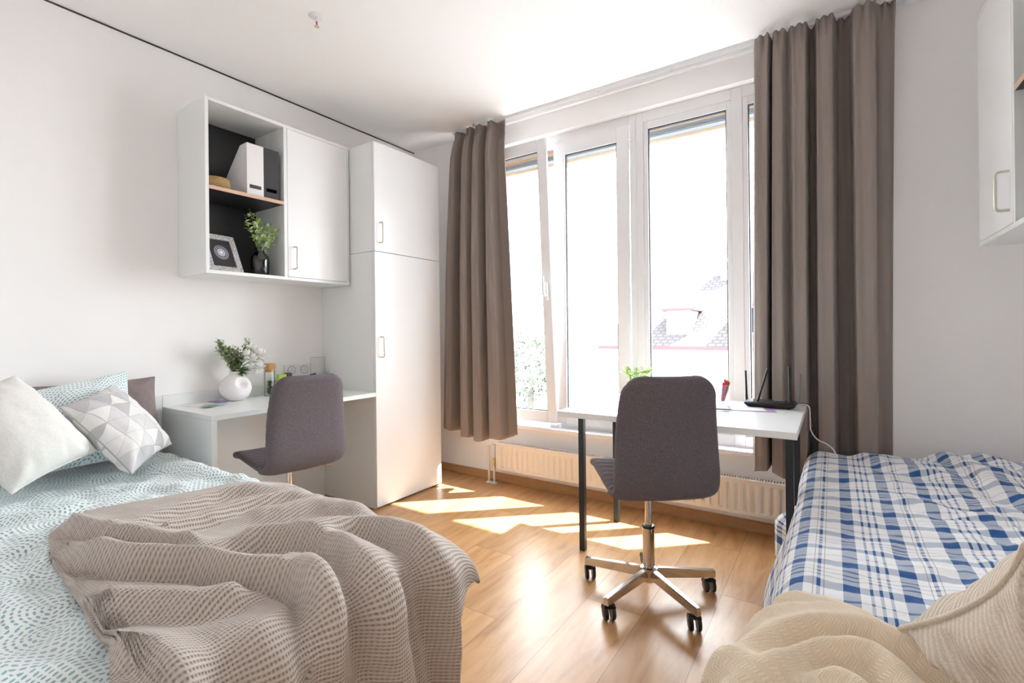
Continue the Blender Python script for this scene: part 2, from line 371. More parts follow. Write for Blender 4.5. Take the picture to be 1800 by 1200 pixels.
def obj(name, bm, m, parent=None, smooth=False, local=False, label=None, auto=None):
    """links a bmesh as ONE mesh object; bm is in world coordinates unless local"""
    me = bpy.data.meshes.new(name)
    if isinstance(bm, bpy.types.Mesh): me = bm
    else: bm.to_mesh(me); bm.free()
    o = bpy.data.objects.new(name, me)
    if parent is not None:
        if not local: me.transform(rootmat(parent).inverted())
        COL.objects.link(o); o.parent = parent
    else:
        if not local and len(me.vertices):
            co = np.empty(len(me.vertices) * 3); me.vertices.foreach_get('co', co); co = co.reshape(-1, 3)
            c = Vector(((co[:, 0].min() + co[:, 0].max()) / 2, (co[:, 1].min() + co[:, 1].max()) / 2, co[:, 2].min()))
            me.transform(Matrix.Translation(-c)); o.location = c
        COL.objects.link(o)
    if m is not None:
        for q in (m if isinstance(m, (list, tuple)) else [m]): me.materials.append(q)
    if smooth:
        me.polygons.foreach_set('use_smooth', [True] * len(me.polygons))
        if auto:
            me.set_sharp_from_angle(angle=math.radians(auto))
    if label: o['label'] = label
    return o

def tag(o, label, cat, group=None, kind=None):
    o['label'] = label; o['category'] = cat
    if group: o['group'] = group
    if kind: o['kind'] = kind
    return o

def struct(name, bm, m, label=None, **k):
    o = obj(name, bm, m, **k); o['kind'] = 'structure'
    if label: o['label'] = label
    return o

def nbm(): return bmesh.new()

def box(bm, x0, x1, y0, y1, z0, z1, bev=0.0, mi=0, mtx=None):
    vs = [bm.verts.new((x, y, z)) for x in (x0, x1) for y in (y0, y1) for z in (z0, z1)]
    q = [(0, 1, 3, 2), (4, 6, 7, 5), (0, 4, 5, 1), (2, 3, 7, 6), (0, 2, 6, 4), (1, 5, 7, 3)]
    fs = [bm.faces.new([vs[i] for i in f]) for f in q]
    for f in fs: f.material_index = mi
    if mtx is not None: bmesh.ops.transform(bm, matrix=mtx, verts=vs)
    if bev > 0:
        es = list({e for f in fs for e in f.edges})
        r = bmesh.ops.bevel(bm, geom=es, offset=bev, segments=2, affect='EDGES', profile=0.5)
        for f in r['faces']: f.material_index = mi
    return bm

def B(*a, **k): return box(nbm(), *a, **k)

def ring(bm, c, t, r, n, up=None, ry=None):
    t = Vector(t).normalized()
    a = Vector(up) if up is not None else (Vector((0, 0, 1)) if abs(t.z) < 0.9 else Vector((1, 0, 0)))
    s = t.cross(a).normalized(); w = s.cross(t).normalized()
    return [bm.verts.new(Vector(c) + s * (math.cos(2 * PI * i / n) * r) + w * (math.sin(2 * PI * i / n) * (ry or r))) for i in range(n)]

def tube(bm, pts, r, n=10, cap=True, mi=0):
    pts = [Vector(p) for p in pts]
    rs = r if isinstance(r, (list, tuple)) else [r] * len(pts)
    # parallel transport
    rings = []; up = None
    for i, p in enumerate(pts):
        t = (pts[min(i + 1, len(pts) - 1)] - pts[max(i - 1, 0)]).normalized()
        if up is None: up = Vector((0, 0, 1)) if abs(t.z) < 0.9 else Vector((1, 0, 0))
        s = t.cross(up).normalized(); w = s.cross(t).normalized(); up = w
        rings.append([bm.verts.new(p + s * (math.cos(2 * PI * k / n) * rs[i]) + w * (math.sin(2 * PI * k / n) * rs[i])) for k in range(n)])
    for a, b in zip(rings, rings[1:]):
        for k in range(n):
            f = bm.faces.new((a[k], a[(k + 1) % n], b[(k + 1) % n], b[k])); f.material_index = mi
    if cap:
        bm.faces.new(rings[0][::-1]).material_index = mi; bm.faces.new(rings[-1]).material_index = mi
    return bm

def lathe(bm, prof, c=(0, 0, 0), n=32, close=False, mi=0):
    c = Vector(c); rings = []
    for r, z in prof:
        rings.append([bm.verts.new(c + Vector((r * math.cos(2 * PI * k / n), r * math.sin(2 * PI * k / n), z))) for k in range(n)] if r > 1e-6 else [bm.verts.new(c + Vector((0, 0, z)))])
    for a, b in zip(rings, rings[1:]):
        for k in range(n):
            k2 = (k + 1) % n
            if len(a) == 1 and len(b) == 1: continue
            if len(a) == 1: f = bm.faces.new((a[0], b[k2], b[k]))
            elif len(b) == 1: f = bm.faces.new((a[k], a[k2], b[0]))
            else: f = bm.faces.new((a[k], a[k2], b[k2], b[k]))
            f.material_index = mi
    return bm

def grid(bm_or_none, P, UV=None, flip=False):
    """P: array (nu,nv,3) -> bmesh with uv"""
    bm = bm_or_none or nbm()
    nu, nv = P.shape[:2]
    vs = [[bm.verts.new(P[i, j]) for j in range(nv)] for i in range(nu)]
    ul = bm.loops.layers.uv.get('UVMap') or bm.loops.layers.uv.new('UVMap')
    for i in range(nu - 1):
        for j in range(nv - 1):
            idx = [(i, j), (i + 1, j), (i + 1, j + 1), (i, j + 1)]
            if flip: idx = idx[::-1]
            f = bm.faces.new([vs[a][b] for a, b in idx])
            for l, (a, b) in zip(f.loops, idx): l[ul].uv = (UV[a, b, 0], UV[a, b, 1]) if UV is not None else (a, b)
    return bm

def solid(o, t, off=-1):
    md = o.modifiers.new('thickness', 'SOLIDIFY'); md.thickness = t; md.offset = off
    return o

def noise2(X, Y, s, seed=0.0, oct=3):
    out = np.zeros_like(X); it = np.nditer([X, Y], flags=['multi_index'])
    for x, y in it:
        out[it.multi_index] = noise.fractal(Vector((float(x) * s + seed, float(y) * s - seed, seed)), 0.7, 2.0, oct)
    return out

def polydist(X, Y, pl):
    """distance of grid points to polyline, and side sign"""
    best = np.full(X.shape, 1e9); sg = np.zeros(X.shape); tt = np.zeros(X.shape)
    n = len(pl) - 1
    for i in range(n):
        ax, ay = pl[i]; bx, by = pl[i + 1]
        dx, dy = bx - ax, by - ay; L2 = dx * dx + dy * dy + 1e-12
        t = np.clip(((X - ax) * dx + (Y - ay) * dy) / L2, 0, 1)
        d = np.hypot(X - ax - t * dx, Y - ay - t * dy)
        c = (X - ax) * dy - (Y - ay) * dx
        m = d < best
        best = np.where(m, d, best); sg = np.where(m, np.sign(c), sg); tt = np.where(m, (i + t) / n, tt)
    return best, sg, tt

def smooth01(x): x = np.clip(x, 0, 1); return x * x * (3 - 2 * x)

def catmull(pl, k=6):
    p = [np.array(q, float) for q in pl]; p = [2 * p[0] - p[1]] + p + [2 * p[-1] - p[-2]]; out = []
    for i in range(1, len(p) - 2):
        for j in range(k):
            t = j / k
            out.append(0.5 * (2 * p[i] + (p[i + 1] - p[i - 1]) * t + (2 * p[i - 1] - 5 * p[i] + 4 * p[i + 1] - p[i + 2]) * t ** 2 + (3 * p[i] - p[i - 1] - 3 * p[i + 1] + p[i + 2]) * t ** 3))
    out.append(p[-2]); return out

def ridges(X, Y, lst):
    """each: (polyline, height, wsoft, wsteep, steep side) - a fold with a soft and a steep flank, ends fading"""
    Z = np.zeros_like(X)
    for pl, h, ws, wt, side in lst:
        d, sg, t = polydist(X, Y, [tuple(q) for q in catmull(pl, 4)])
        w = np.where(sg * side > 0, wt, ws)
        fade = smooth01(t / 0.15) * smooth01((1 - t) / 0.15) * 0.75 + 0.25
        prof = np.exp(-(d / w) ** 2 * 0.9)
        # little hollow on the steep side
        hol = np.where(sg * side > 0, -0.45 * np.exp(-((d - 1.9 * wt) / (0.8 * wt)) ** 2), 0)
        Z += h * fade * (prof + hol)
    return Z

def leaf(bm, p, d, ln, wd, up=Vector((0, 0, 1)), mi=0, curl=0.15, n=4):
    p = Vector(p); d = Vector(d).normalized(); s = d.cross(up)
    if s.length < 1e-3: s = d.cross(Vector((1, 0, 0)))
    s.normalize(); nn = s.cross(d).normalized()
    prev = None
    for i in range(n + 1):
        t = i / n; w = wd * math.sin(PI * min(0.97, 0.06 + t * 0.92)) ** 0.8
        c = p + d * (ln * t) - nn * (curl * ln * t * t)
        row = [bm.verts.new(c - s * w / 2 + nn * w * 0.15), bm.verts.new(c), bm.verts.new(c + s * w / 2 + nn * w * 0.15)]
        if prev:
            for k in (0, 1):
                f = bm.faces.new((prev[k], prev[k + 1], row[k + 1], row[k])); f.material_index = mi; f.smooth = True
        prev = row

# ------------------------------------------------------------------ SETTING
struct('floor', B(XL - 0.1, XR + 0.1, YB - 0.1, YW + 0.02, -0.1, 0), M['floor'], 'orange oak laminate plank floor')
struct('ceiling', B(XL - 0.1, XR + 0.1, YB - 0.1, YW + WT, ZC, ZC + 0.12), M['ceiling'], 'white painted ceiling')
struct('wall_left', B(XL - 0.12, XL, YB - 0.12, YW, -0.1, ZC), M['wall'], 'white wall behind the cabinets and pale green bed')
struct('wall_right', B(XR, XR + 0.12, YB - 0.12, YW, -0.1, ZC), M['wall'], 'white wall beside the checked bed')
struct('wall_back', B(XL, XR, YB - 0.12, YB, -0.1, ZC), M['wall'], 'white wall opposite the window')
bm = nbm()
box(bm, XL - 0.12, OX0, YW, YW + WT, -0.1, ZC); box(bm, OX1, XR + 0.12, YW, YW + WT, -0.1, ZC)
box(bm, OX0, OX1, YW, YW + WT, -0.1, OZ0); box(bm, OX0, OX1, YW, YW + WT, OZ1, ZC)
struct('wall_window', bm, M['wall'], 'white wall with the wide window opening')
# strip along the left wall top, coloured dark as the shade of a gap
struct('trim_1', B(XL, XL + 0.006, YB, YW, ZC - 0.007, ZC - 0.001), M['gap_shade'], 'thin dark strip painted as the shade of the gap between left wall and ceiling')
bm = nbm(); box(bm, XL + 0.001, XL + 0.022, 0.0, 1.11, 0.0, 0.822, bev=0.002)
struct('trim_2', bm, M['white_lam'], 'low white board on the wall behind the pillows')

def baseboard(name, x0, x1, y0, y1, axis):
    bm = nbm()
    prof = [(0, 0), (0.018, 0), (0.018, 0.012), (0.014, 0.02), (0.012, 0.055), (0.006, 0.062), (0, 0.062)]
    if axis == 'x':
        pts = [[(x, y1 - a, b) for a, b in prof] for x in (x0, x1)]
    else:
        pts = [[(x1 - a if name.endswith('right') else x0 + a, y, b) for a, b in prof] for y in (y0, y1)]
    A = [bm.verts.new(p) for p in pts[0]]; C_ = [bm.verts.new(p) for p in pts[1]]
    n = len(A)
    for k in range(n): bm.faces.new((A[k], A[(k + 1) % n], C_[(k + 1) % n], C_[k]))
    bm.faces.new(A[::-1]); bm.faces.new(C_); bmesh.ops.recalc_face_normals(bm, faces=bm.faces)
    return struct(name, bm, M['basewood'], 'oak coloured skirting along the ' + name.split('_')[1] + ' wall')
baseboard('baseboard_window', XL, XR, 0, YW, 'x')
baseboard('baseboard_right', 0, XR, YB, YW - 0.02, 'y')
baseboard('baseboard_left', XL, 0, YB, -0.02, 'y')

# ---- window
FY0, FY1 = 3.085, 3.155      # fixed frame depth
win = thing('window_1', 'wide white plastic window with four tall panes', 'window', ((OX0 + OX1) / 2, 3.1, OZ0))
win['kind'] = 'structure'; del win['category']
bm = nbm()
FT = OZ1 - 0.001; FB = OZ0 + 0.001
box(bm, OX0, OX0 + 0.07, FY0, FY1, FB, FT, bev=0.004); box(bm, OX1 - 0.07, OX1, FY0, FY1, FB, FT, bev=0.004)
M12 = (-1.685, -1.640)     # mullions
M23 = (-1.113, -1.020)
M34 = (-0.490, -0.430)
for a, b in (M12, M23, M34):
    box(bm, a, b, FY0, FY1, FB, FT, bev=0.004)
for a, b in ((OX0 + 0.07, M12[0]), (M12[1], M23[0]), (M23[1], M34[0]), (M34[1], OX1 - 0.07)):
    box(bm, a, b, FY0, FY1, FT - 0.065, FT); box(bm, a, b, FY0, FY1, FB, FB + 0.07)
# screw-cover ridges on the wide mullion
box(bm, -1.075, -1.068, FY0 - 0.004, FY0, FB, FT)
obj('window_frame', bm, M['pvc'], win)

def sash(name, x0, x1, z0, z1, y0, y1, w, parent, pivot=None, ang=0.0, label=None, wl=None, wr=None, wt=None):
    wl = wl or w; wr = wr or w; wt = wt or w
    def T(bm):
        if ang: bmesh.ops.transform(bm, matrix=Matrix.Translation(pivot) @ Matrix.Rotation(ang, 4, 'X') @ Matrix.Translation(-pivot), verts=bm.verts)
        return bm
    bm = nbm()
    box(bm, x0, x0 + wl, y0, y1, z0, z1, bev=0.005); box(bm, x1 - wr, x1, y0, y1, z0, z1, bev=0.005)
    box(bm, x0 + wl, x1 - wr, y0, y1, z0, z0 + w); box(bm, x0 + wl, x1 - wr, y0, y1, z1 - wt, z1)
    s = obj(name, T(bm), M['pvc'], parent, label=label)
    g = 0.006
    bm = nbm(); a0, a1, b0, b1 = x0 + wl, x1 - wr, z0 + w, z1 - wt; ym = y0 + 0.012
    box(bm, a0, a0 + g, ym, ym + 0.02, b0, b1); box(bm, a1 - g, a1, ym, ym + 0.02, b0, b1)
    box(bm, a0 + g, a1 - g, ym, ym + 0.02, b0, b0 + g); box(bm, a0 + g, a1 - g, ym, ym + 0.02, b1 - g, b1)
    obj('gasket', T(bm), M['gasket'], s)
    bm = nbm(); box(bm, a0 - 0.005, a1 + 0.005, y0 + 0.022, y0 + 0.028, b0 - 0.005, b1 + 0.005)
    obj('pane', T(bm), M['pane'], s)
    return s
SB = FB + 0.035
s2 = sash('sash', -1.662, -1.112, SB, 2.505, 3.060, 3.085, 0.083, win, wl=0.080, wr=0.083, wt=0.098)
piv = Vector((0, 3.060, SB))
s1 = sash('sash', OX0 + 0.03, -1.655, SB, 2.505, 3.038, 3.062, 0.083, win, pivot=piv, ang=math.radians(3.4), label='tilted open sash', wr=0.075)
# fixed panes (beads)
def fixed_pane(x0, x1, zt):
    bm = nbm(); y0 = FY0 + 0.006
    w = 0.028; z0 = FB + 0.07; z1 = FT - 0.064
    box(bm, x0, x0 + w, y0, y0 + 0.03, z0, z1, bev=0.003); box(bm, x1 - w, x1, y0, y0 + 0.03, z0, z1, bev=0.003)
    box(bm, x0 + w, x1 - w, y0, y0 + 0.03, z0, z0 + w); box(bm, x0 + w, x1 - w, y0, y0 + 0.03, zt, z1)
    s = obj('glazing_bead', bm, M['pvc'], win)
    bm = nbm(); g = 0.006; a0, a1, b0, b1 = x0 + w, x1 - w, z0 + w, zt
    box(bm, a0, a0 + g, y0 + .01, y0 + 0.03, b0, b1); box(bm, a1 - g, a1, y0 + .01, y0 + 0.03, b0, b1)
    box(bm, a0 + g, a1 - g, y0 + .01, y0 + 0.03, b0, b0 + g); box(bm, a0 + g, a1 - g, y0 + .01, y0 + 0.03, b1 - g, b1)
    obj('gasket', bm, M['gasket'], s)
    obj('pane', B(a0 - 0.003, a1 + 0.003, y0 + 0.02, y0 + 0.026, b0 - 0.003, b1 + 0.003), M['pane'], s)
fixed_pane(M23[1], M34[0], 2.459)
fixed_pane(M34[1], OX1 - 0.07, 2.459)
# hinge and handle
bm = nbm(); tube(bm, [(-1.100, 3.052, 2.40), (-1.100, 3.052, 2.485)], 0.008, 10)
obj('hinge', bm, M['pvc'], win)
R1 = Matrix.Translation(piv) @ Matrix.Rotation(math.radians(3.4), 4, 'X') @ Matrix.Translation(-piv)
bm = nbm(); box(bm, -1.710, -1.678, 3.022, 3.038, 1.37, 1.50, bev=0.006)
tube(bm, [(-1.694, 3.03, 1.41), (-1.694, 2.995, 1.41)], 0.010, 10)
tube(bm, [(-1.694, 2.993, 1.405), (-1.694, 2.988, 1.46), (-1.694, 2.992, 1.54)], [0.011, 0.010, 0.009], 10)
bmesh.ops.transform(bm, matrix=R1, verts=bm.verts)
obj('window_handle', bm, M['pvc'], win, smooth=True, auto=40)
bm = nbm(); box(bm, -1.70, -1.64, 3.02, 3.045, SB - 0.03, SB - 0.008, bev=0.003)
obj('hinge', bm, M['pvc'], win)

# inner sill
bm = nbm(); box(bm, OX0 + 0.01, OX1 - 0.01, 2.985, FY0, OZ0 - 0.022, OZ0 + 0.006, bev=0.006)
struct('trim_3', bm, M['pvc'], 'white window sill board')
# outer sill, blind box, timber lintel, eaves
bm = nbm(); box(bm, OX0, OX1, FY1, YW + WT + 0.04, OZ0 - 0.02, OZ0 - 0.002)
struct('trim_4', bm, M['antenna_grey'], 'metal sill outside the window')
bm = nbm()
box(bm, OX0 + 0.02, OX1 - 0.02, 3.30, 3.37, 2.478, 2.520, bev=0.004)
for k in range(3): box(bm, OX0 + 0.02, OX1 - 0.02, 3.296, 3.30, 2.484 + k * 0.012, 2.491 + k * 0.012)
bo = obj('exterior_blind', bm, M['blind_box'])
tag(bo, 'rolled up dark grey slatted blind outside the top of the window', 'blind')
bm = nbm(); box(bm, OX0, OX1, 3.375, 3.385, 2.462, 2.57); box(bm, OX0, OX0 + 0.02, 3.2, 3.385, OZ0, 2.57)
box(bm, OX0, OX1, YW + WT, YW + WT + 0.20, 2.50, 2.57)
struct('trim_5', bm, M['lintel'], 'timber lintel outside the window top')

# ---- curtain rail
rail = thing('curtain_rail', 'long white double-track curtain rail under the ceiling above the window', 'curtain rail', (-1.08, 2.93, ZC))
bm = nbm()
for y in (2.905, 2.955):
    box(bm, -2.47, 0.30, y - 0.009, y + 0.009, ZC - 0.014, ZC - 0.0005)
    box(bm, -2.47, 0.30, y - 0.009, y - 0.006, ZC - 0.020, ZC - 0.013); box(bm, -2.47, 0.30, y + 0.006, y + 0.009, ZC - 0.020, ZC - 0.013)
obj('track', bm, M['pvc'], rail)
bm = nbm(); box(bm, -2.475, -2.465, 2.892, 2.968, ZC - 0.024, ZC - 0.001); obj('end_cap', bm, M['pvc'], rail)
bm = nbm(); box(bm, 0.30, 0.31, 2.892, 2.968, ZC - 0.024, ZC - 0.001); obj('end_cap', bm, M['pvc'], rail)
for xx in (-1.72, -1.25, -0.78):
    bm = nbm(); tube(bm, [(xx, 2.905, ZC - 0.016), (xx, 2.905, ZC - 0.024)], 0.004, 8)
    obj('glider', bm, M['nickel'], rail)

# ---- curtains
def curtain(name, label, top, bot, zb_fn, folds, yc=2.90, seed=1.0, nu=420, nv=90, guard=False, lim=(-0.085, 0.068)):
    """top/bot: (x0,x1); folds: list of (u_top,u_bottom,depth) where depth in metres towards the room (+ ridge)"""
    ztop = ZC - 0.022
    U = np.linspace(0, 1, nu); V = np.linspace(0, 1, nv)   # V 0 top
    fu_t = np.array([f[0] for f in folds]); fu_b = np.array([f[1] for f in folds]); dep = np.array([f[2] for f in folds])
    P = np.zeros((nu, nv, 3)); UV = np.zeros((nu, nv, 2))
    for j, v in enumerate(V):
        e = v ** 0.8
        fu = fu_t * (1 - e) + fu_b * e
        # smooth interpolation of the fold depths between control points
        k = np.clip(np.searchsorted(fu, U, side='right') - 1, 0, len(fu) - 2)
        t = np.clip((U - fu[k]) / (fu[k + 1] - fu[k]), 0, 1); t = (1 - np.cos(t * PI)) / 2
        d = dep[k] * (1 - t) + dep[k + 1] * t
        d = np.clip(d * (0.85 + 0.55 * min(1, v * 2.2)), lim[0], lim[1]) * (0.72 if v < 0.03 else 1)
        x0 = top[0] * (1 - e) + bot[0] * e; x1 = top[1] * (1 - e) + bot[1] * e
        x = x0 + (x1 - x0) * U
        # gather pleats at the header tape
        pl = math.exp(-(v / 0.035) ** 2)
        d = d + pl * 0.010 * np.sin(U * 2 * PI * 17 + seed)
        d = d + 0.004 * np.sin(U * 40 + v * 3 + seed) * v + 0.003 * np.sin(U * 71 - 5 * v)
        zb = np.array([zb_fn(u) for u in U])
        z = ztop + (zb - ztop) * v
        z = z + (0.010 * np.abs(np.sin(U * PI * 17 + seed)) if j == 0 else 0) * 0.6
        if guard: d = np.where(U > 0.52, np.maximum(d, -0.028 if v > 0.06 else -0.06), d)
        P[:, j, 0] = x; P[:, j, 1] = yc - d - (0.034 * float(smooth01(v / 0.11)) if guard else 0); P[:, j, 2] = z
        UV[:, j, 0] = U * 1.4; UV[:, j, 1] = z
    g = grid(None, P, UV, flip=True)
    o = obj(name, g, M['curtain'], smooth=True)
    solid(o, 0.003, 0)
    tag(o, label, 'curtain')
    # stitched hem line and header tape as parts
    hb = nbm()
    j = int(nv * 0.965)
    pts = [(P[i, j, 0], P[i, j, 1] - 0.0022, P[i, j, 2]) for i in range(0, nu, 2)]
    tube(hb, pts, 0.0012, 4); obj('hem_stitching', hb, M['curtain'], None).parent = o
    h = [c for c in bpy.data.objects if c.name.startswith('hem_stitching') and c.parent == o][-1]
    h.location = h.location - o.location
    return o

curtain('curtain', 'taupe blackout curtain hanging at the left end of the window beside the wardrobe',
        (-2.452, -1.975), (-2.565, -1.868),
        lambda u: 0.405 - 0.055 * math.sin(PI * min(1, u * 1.05)) + 0.01 * math.sin(u * 20),
        [(0, 0, -0.01), (0.05, 0.06, 0.04), (0.10, 0.13, 0.03), (0.15, 0.165, -0.065), (0.23, 0.27, -0.07), (0.27, 0.31, 0.045), (0.37, 0.40, 0.055), (0.41, 0.435, -0.01), (0.45, 0.46, -0.015),
         (0.49, 0.49, 0.05), (0.57, 0.60, 0.055), (0.61, 0.63, -0.06), (0.66, 0.665, -0.06), (0.70, 0.69, 0.04), (0.78, 0.83, 0.06), (0.83, 0.87, -0.05), (0.92, 0.93, -0.045), (1, 1, 0.01)],
        yc=2.895, seed=0.4, guard=True)
curtain('curtain', 'taupe blackout curtain hanging at the right end of the window behind the checked bed',
        (-0.338, 0.262), (-0.368, 0.235),
        lambda u: 0.385 + 0.02 * math.sin(u * 14) + (0.08 if u < 0.02 else 0),
        [(0, 0, -0.02), (0.02, 0.03, 0.03), (0.11, 0.12, 0.035), (0.135, 0.140, -0.085), (0.155, 0.165, 0.03), (0.22, 0.24, 0.035), (0.26, 0.30, -0.01), (0.31, 0.34, 0.03), (0.39, 0.42, 0.035),
         (0.42, 0.445, -0.09), (0.455, 0.485, -0.085), (0.48, 0.505, 0.025), (0.58, 0.61, 0.03), (0.62, 0.66, -0.09), (0.70, 0.75, -0.095), (0.725, 0.775, 0.03), (0.86, 0.89, 0.04), (0.88, 0.905, -0.045), (1, 1, -0.06)],
        yc=2.872, seed=2.1, lim=(-0.105, 0.050))

# ---- radiator
rad = thing('radiator', 'low cream panel radiator on the wall under the window sill', 'radiator', (-1.0, 2.97, 0.118))
rx0, rx1, rz0, rz1 = -2.125, 0.10, 0.118, 0.312
n = int((rx1 - rx0) / 0.0075); P = np.zeros((n, 13, 3)); UV = np.zeros((n, 13, 2))
zs = np.array([0, .06, .08, .12, .15, .3, .5, .7, .84, .88, .92, .97, 1.0])
pitch = 0.0445
for i in range(n):
    x = rx0 + (rx1 - rx0) * i / (n - 1)
    ph = ((x - rx0) / pitch) % 1
    g_ = smooth01((abs(ph - 0.5) - 0.14) / 0.10)      # 0 in groove
    edge = 1 if (x - rx0 < 0.035 or rx1 - x < 0.035) else 0
    for j, t in enumerate(zs):
        inside = 1 if 3 <= j <= 8 else 0
        dd = 0.009 * (1 - float(g_)) * inside * (1 - edge)
        P[i, j] = (x, 2.930 + dd, rz0 + (rz1 - rz0) * t)
obj('front_panel', grid(None, P, UV), M['radiator'], rad, smooth=True, auto=45)
bm = nbm(); box(bm, rx0 + 0.006, rx1 - 0.006, 2.948, 2.952, rz0, rz1 - 0.008); box(bm, rx0, rx1, 2.99, 2.996, rz0, rz1 - 0.004); box(bm, rx0 + 0.02, rx1 - 0.02, 2.938, 2.99, rz0 + 0.01, rz0 + 0.014)
obj('rear_panel', bm, M['radiator'], rad)
for xa in (rx0, rx1 - 0.004):
    obj('side_panel', B(xa - 0.001, xa + 0.005, 2.930, 2.998, rz0, rz1 + 0.002, bev=0.001), M['radiator'], rad)
bm = nbm(); box(bm, rx0, rx1, 2.929, 2.939, rz1 - 0.006, rz1 + 0.004, bev=0.002); box(bm, rx0, rx1, 2.989, 2.998, rz1 - 0.006, rz1 + 0.004, bev=0.002)
k = rx0 + 0.008
while k < rx1 - 0.01:
    box(bm, k, k + 0.006, 2.938, 2.99, rz1 - 0.004, rz1 + 0.002); k += 0.014
obj('top_grille', bm, M['radiator'], rad)
obj('convector_shade', B(rx0 + 0.03, rx1 - 0.03, 2.954, 2.986, 0.14, rz1 - 0.022), M['greysteel'], rad, label='convector block inside, coloured dark as the shade behind the grille')  # plain block for the fins, coloured dark so the grille slots look shaded
for xx in (-1.95, -0.3):
    obj('bracket', B(xx, xx + 0.03, 2.996, YW - 0.002, 0.15, 0.28), M['radiator'], rad)
# valve and pipes
bm = nbm(); tube(bm, [(-2.222, 2.95, 0.300), (-2.190, 2.95, 0.302)], [0.018, 0.021], 16); tube(bm, [(-2.190, 2.95, 0.302), (-2.160, 2.95, 0.300)], [0.021, 0.013], 16)
obj('thermostat_valve', bm, M['pvc'], rad, smooth=True, auto=40)
bm = nbm(); tube(bm, [(-2.160, 2.95, 0.300), (-2.124, 2.95, 0.298)], 0.008, 12); obj('valve_joint', bm, M['nickel'], rad, smooth=True, auto=40)
for px, zt in ((-2.198, 0.29), (-2.150, 0.13)):
    bm = nbm(); tube(bm, [(px, 2.95, 0.002), (px, 2.95, zt)], 0.0085, 12); obj('pipe', bm, M['radiator'], rad, smooth=True, auto=40)
    bm = nbm(); lathe(bm, [(0.0, 0.012), (0.012, 0.012), (0.022, 0.006), (0.024, 0.0005), (0, 0.0005)], (px, 2.95, 0), 18); obj('pipe_collar', bm, M['pvc'], rad, smooth=True)
bm = nbm(); tube(bm, [(-2.150, 2.95, 0.125), (-2.150, 2.95, 0.19)], 0.010, 12); tube(bm, [(-2.150, 2.95, 0.165), (-2.124, 2.95, 0.165)], 0.008, 10)
obj('brass_union', bm, M['brass'], rad, smooth=True, auto=40, label='brass union')

# ---- ceiling sprinkler
sp_ = thing('ceiling_sprinkler', 'small white round sprinkler head on the ceiling', 'sprinkler', (-2.105, 1.45, ZC))
bm = nbm(); lathe(bm, [(0, -0.006), (0.022, -0.006), (0.034, -0.003), (0.036, -0.0005), (0, -0.0005)], (-2.115, 1.447, ZC), 28); obj('rosette', bm, M['pvc'], sp_, smooth=True)
bm = nbm(); tube(bm, [(-2.112, 1.447, ZC - 0.005), (-2.110, 1.447, ZC - 0.028)], 0.010, 12); obj('body', bm, M['pvc'], sp_, smooth=True, auto=40)
bm = nbm(); tube(bm, [(-2.110, 1.447, ZC - 0.028), (-2.110, 1.447, ZC - 0.048)], 0.0035, 8); obj('glass_bulb', bm, M['red'], sp_, smooth=True, label='dark red bulb')
bm = nbm(); lathe(bm, [(0, 0.002), (0.012, 0.001), (0.013, -0.001), (0, -0.002)], (-2.110, 1.447, ZC - 0.052), 16); obj('deflector', bm, M['nickel'], sp_)

# ------------------------------------------------------------------ FURNITURE, left side
def handle(bm_m, att, out, h, parent, r=0.0045, name='handle'):
    """D handle: att=(x,y,z bottom) on the door, out = vector of projection"""
    a = Vector(att); o = Vector(out); up = Vector((0, 0, 1)); pts = [a]
    rr = 0.012
    L_ = o.length; od = o.normalized()
    for k in range(5):
        t = k / 4 * PI / 2; pts.append(a + od * (L_ - rr + rr * math.sin(t)) + up * (rr - rr * math.cos(t)))
    for k in range(5):
        t = k / 4 * PI / 2; pts.append(a + od * (L_ - rr + rr * math.cos(t)) + up * (h - rr + rr * math.sin(t)))
    pts.append(a + up * h)
    bm = nbm(); tube(bm, pts, r, 10)
    return obj(name, bm, M['nickel'], parent, smooth=True, auto=60)

# wardrobe
WX, WY0, WY1, WH, WS = -2.476, 2.104, 2.723, 2.399, 1.683
wd = thing('wardrobe', 'tall white two-door wardrobe between the desk and the left curtain', 'wardrobe', ((XL + WX) / 2, (WY0 + WY1) / 2, 0))
t = 0.018
bm = nbm()
for z0, z1 in ((0.002, WS - 0.001), (WS + 0.001, WH)):
    box(bm, XL + 0.002, WX - 0.020, WY0, WY0 + t, z0, z1, bev=0.001); box(bm, XL + 0.002, WX - 0.020, WY1 - t, WY1, z0, z1, bev=0.001)
    box(bm, XL + 0.002, WX - 0.020, WY0 + t, WY1 - t, z1 - t, z1); box(bm, XL + 0.002, WX - 0.020, WY0 + t, WY1 - t, z0 + (0.06 if z0 < 0.1 else 0), z0 + t + (0.06 if z0 < 0.1 else 0))
    box(bm, XL + 0.002, XL + 0.008, WY0 + t, WY1 - t, z0, z1)
obj('body', bm, M['white_lam'], wd)
d1 = obj('door', B(WX - 0.018, WX, WY0 + 0.0015, WY1 - 0.0015, 0.012, WS - 0.002, bev=0.0015), M['door_lam'], wd, label='tall lower door')
handle(None, (WX, 2.150, 0.990), (0.032, 0, 0), 0.132, d1)
d2 = obj('door', B(WX - 0.018, WX, WY0 + 0.0015, WY1 - 0.0015, WS + 0.002, WH, bev=0.0015), M['door_lam'], wd, label='short upper door')
handle(None, (WX, 2.148, 1.742), (0.032, 0, 0), 0.132, d2)

